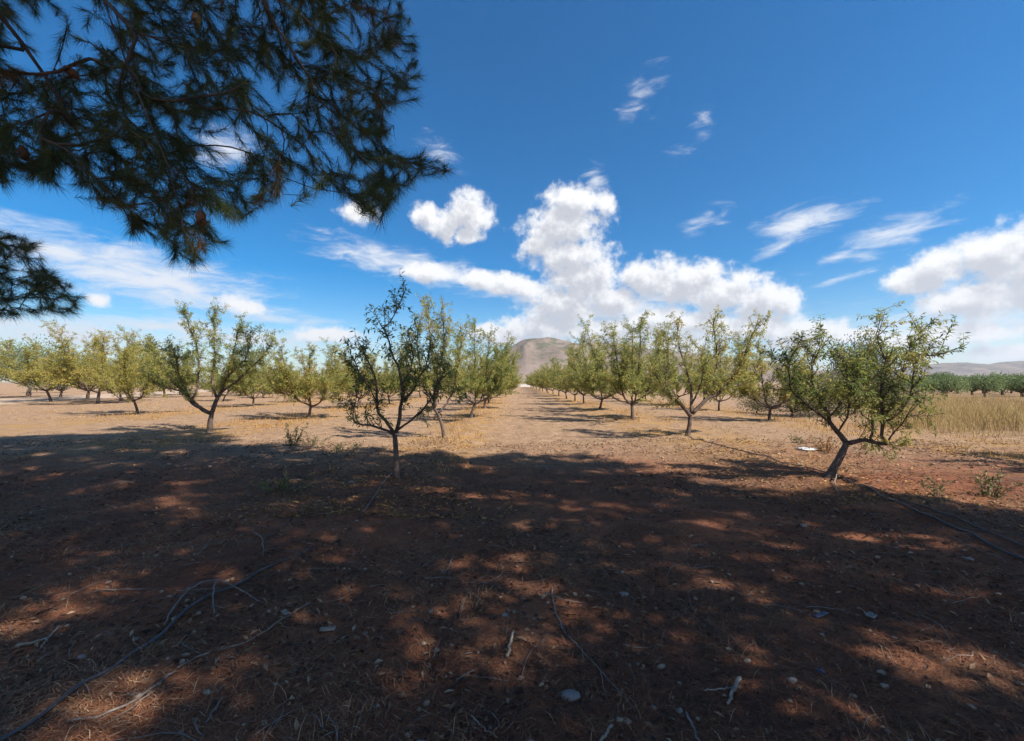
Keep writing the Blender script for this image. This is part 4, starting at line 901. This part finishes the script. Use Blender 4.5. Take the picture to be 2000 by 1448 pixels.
pts = [gpt(x, y)[:2] for x, y in [(-60, 1530), (62, 1446), (180, 1355), (290, 1272), (380, 1205), (470, 1150), (540, 1112), (592, 1090)]] + [(-1.95, 4.4)]
hose('irrigation_hose', pts, 'black irrigation hose running diagonally across the lower left soil', .0095, .006, [(0, 0), (3.5, 0), (3.95, -.012), (4.4, -.05)])
pts = [gpt(x, y)[:2] for x, y in [(2140, 1160), (1960, 1092), (1860, 1048), (1760, 1004), (1690, 972), (1640, 950), (1560, 922), (1480, 898), (1384, 872), (1345, 859)]]
hose('irrigation_hose', pts, 'black irrigation hose running along the right row past the crooked almond', .011, .008)
pts = [gpt(x, y)[:2] for x, y in [(2140, 1135), (1960, 1072), (1860, 1030), (1780, 1000), (1700, 970)]]
hose('irrigation_hose', pts, 'thin second black hose beside the first at right edge', .007, .004)
stick('hose_end', [([(1636, 948), (1631, 962), (1633, 972), (1640, 980)], .008, .008, [.05, .03, .01, 0])], M['stick'], 'short grey curved pipe end below the crooked almond trunk', 'pipe', group='pipe ends')
stick('hose_end', [([(766, 934), (752, 952), (736, 978), (710, 1014)], .007, .006, [.01, .02, .01, 0])], M['stick'], 'thin grey pipe lying left of the young dark almond trunk', 'pipe', group='pipe ends')

# scraps
def scrap(name, px, py, wpx, hpx, mat, label, rot=.3, th=.006, cat='litter'):
    p_ = gp(px, py); s = p_[1] / F; r = np.random.default_rng(int(px)); w_, d_ = wpx * s, hpx * s
    nx_, ny_ = 8, 5; X_, Y_ = np.meshgrid(np.linspace(-w_ / 2, w_ / 2, nx_), np.linspace(-d_ / 2, d_ / 2, ny_)); Zt = .25 * min(w_, d_) * (vnoise(X_ / w_ * 3 + px, Y_ / d_ * 3) + .5)
    top = np.stack([X_, Y_, Zt + th], -1).reshape(-1, 3); bot = np.stack([X_, Y_, Zt], -1).reshape(-1, 3); V = np.concatenate([top, bot]); nn = nx_ * ny_
    i_ = np.arange(ny_ - 1)[:, None] * nx_ + np.arange(nx_ - 1)[None]; q = np.stack([i_, i_ + 1, i_ + nx_ + 1, i_ + nx_], -1).reshape(-1, 4); fs = [q, q[:, ::-1] + nn]
    bd = list(range(nx_)) + [nx_ - 1 + nx_ * k for k in range(1, ny_)] + [nn - 1 - k for k in range(1, nx_)] + [nx_ * (ny_ - 1 - k) for k in range(1, ny_ - 1)]
    fs.append(np.array([[bd[k], bd[k] + nn, bd[(k + 1) % len(bd)] + nn, bd[(k + 1) % len(bd)]] for k in range(len(bd))]))
    o_ = mobj(name, mesh_np(name, V, fs, mat, True)); o_.location = (p_[0], p_[1], p_[2] + .008); o_.rotation_euler = (0, 0, rot); tag(o_, label, cat)
scrap('plastic_sheet', 1577, 882, 22, 26, M['rag'], 'white crumpled plastic scrap on the sunlit soil left of the crooked almond', .2)
scrap('plastic_scrap', 1702, 1197, 26, 14, M['stone_white'], 'pale scrap lying in the shade at lower right', .7)
scrap('plastic_strip', 1603, 1197, 38, 9, M['bluebit'], 'dark blue plastic strip left of the pale scrap', .45)
scrap('bark_flake', 640, 1228, 28, 13, M['stick_pale'], 'pale dry leaf or bark flake right of the three-armed stick', .2)
scrap('bark_flake', 557, 1212, 10, 20, M['stick_pale'], 'small pale flake standing beside the long thin twig', .9)

# weeds standing at the shade edge
def weed(px, py, h, n, mat, label, seed, spread=.25):
    r = np.random.default_rng(seed); p_ = gp(px, py); e = empty('weed', p_); tag(e, label, 'weed', 'weeds at the shade edge'); T = Tubes(); LP, LD = [], []
    for k in range(n):
        a = r.random() * 6.283; hh = h * r.uniform(.45, 1); st = np.array([math.cos(a), math.sin(a), 0]) * r.uniform(0, spread * .4)
        q = resample([st, st * 1.6 + np.array([0, 0, hh * .5]), st * 2.6 + np.array([r.normal(0, .08), r.normal(0, .08), hh])], 6); T.add(q, np.linspace(.005, .002, 6), 4, False)
        m_ = int(hh / .018); f = r.random(m_); i_ = f * 5; i0 = np.minimum(i_.astype(int), 4); LP.append(q[i0] + (q[i0 + 1] - q[i0]) * (i_ - i0)[:, None]); LD.append(norm(r.standard_normal((m_, 3))) + np.array([0, 0, .4]))
    mobj('stems', T.mesh('stems', M['twig']), e); LP = np.concatenate(LP); LD = np.concatenate(LD); m_ = len(LP)
    tag(mobj('leaves', leaves_mesh('leaves', LP, LD, r.standard_normal((m_, 3)), r.uniform(.04, .09, m_), r.uniform(.015, .03, m_), np.clip(r.normal(.5, .25, m_), 0, 1), mat), e), kind='stuff')
weed(568, 872, .55, 16, M['weed'], 'tallest dry green-brown weed at the shade edge left of centre', 1, .5)
weed(612, 868, .25, 12, M['weed'], 'low green weed between the tall weed and the grass clump', 2, .5)
weed(662, 884, .22, 26, M['weed'], 'low bushy green weed at the shade edge near the young almond', 3, .6)
weed(555, 965, .22, 20, M['weed'], 'sprawling green weed in the shade at left of centre', 4, .6)
weed(1925, 972, .40, 12, M['weed'], 'small yellow-green weed at the right edge of the picture', 5, .4)
weed(1830, 975, .22, 8, M['weed'], 'tiny green weed left of the weed at the right edge', 6, .3)
weed(1612, 884, .40, 18, M['fallen'], 'dry yellow weed beside the crooked almond trunk', 7, .6)
weed(1560, 868, .22, 10, M['weed'], 'small pale green weed left of the white plastic scrap', 8, .4)
weed(845, 820, .4, 14, M['fallen'], 'dry yellow weed beneath the leaning almond tree', 9, .8)
weed(1690, 880, .28, 10, M['fallen'], 'small dry weed right of the crooked almond trunk', 10, .5)

# low white farm wall seen at the far end of the path
wl = empty('farm_wall', (2.5, 158, 0)); tag(wl, 'low white wall at the far end of the path', 'wall')
def boxm(name, sx, sy, sz, mat, parent, loc):
    me = bpy.data.meshes.new(name); import bmesh; bm = bmesh.new(); bmesh.ops.create_cube(bm, size=1); bmesh.ops.scale(bm, vec=(sx, sy, sz), verts=bm.verts); bmesh.ops.bevel(bm, geom=bm.edges[:], offset=.03, segments=1)
    bm.to_mesh(me); bm.free(); me.materials.append(mat); o_ = mobj(name, me, parent); o_.location = loc
boxm('wall_panel', 13, .3, 1.1, M['wall'], wl, (0, 0, .5)); boxm('coping', 13.2, .45, .12, M['wall'], wl, (0, 0, 1.1))

# ---------------------------------------------------------------- haze
m, t, o = material('air'); pv = nd(t, 'ShaderNodeVolumePrincipled'); pv.inputs['Color'].default_value = (.80, .88, 1, 1); pv.inputs['Density'].default_value = .00010; pv.inputs['Anisotropy'].default_value = .2
t.links.new(pv.outputs[0], o.inputs['Volume'])
hz = bpy.data.meshes.new('haze'); import bmesh; bm = bmesh.new(); bmesh.ops.create_cube(bm, size=1); bm.to_mesh(hz); bm.free(); hz.materials.append(m)
ho = mobj('haze', hz); ho.scale = (22000, 22000, 421); ho.location = (0, 0, 208); tag(ho, 'thin pale air between the viewer and the far hills', 'haze', kind='stuff')
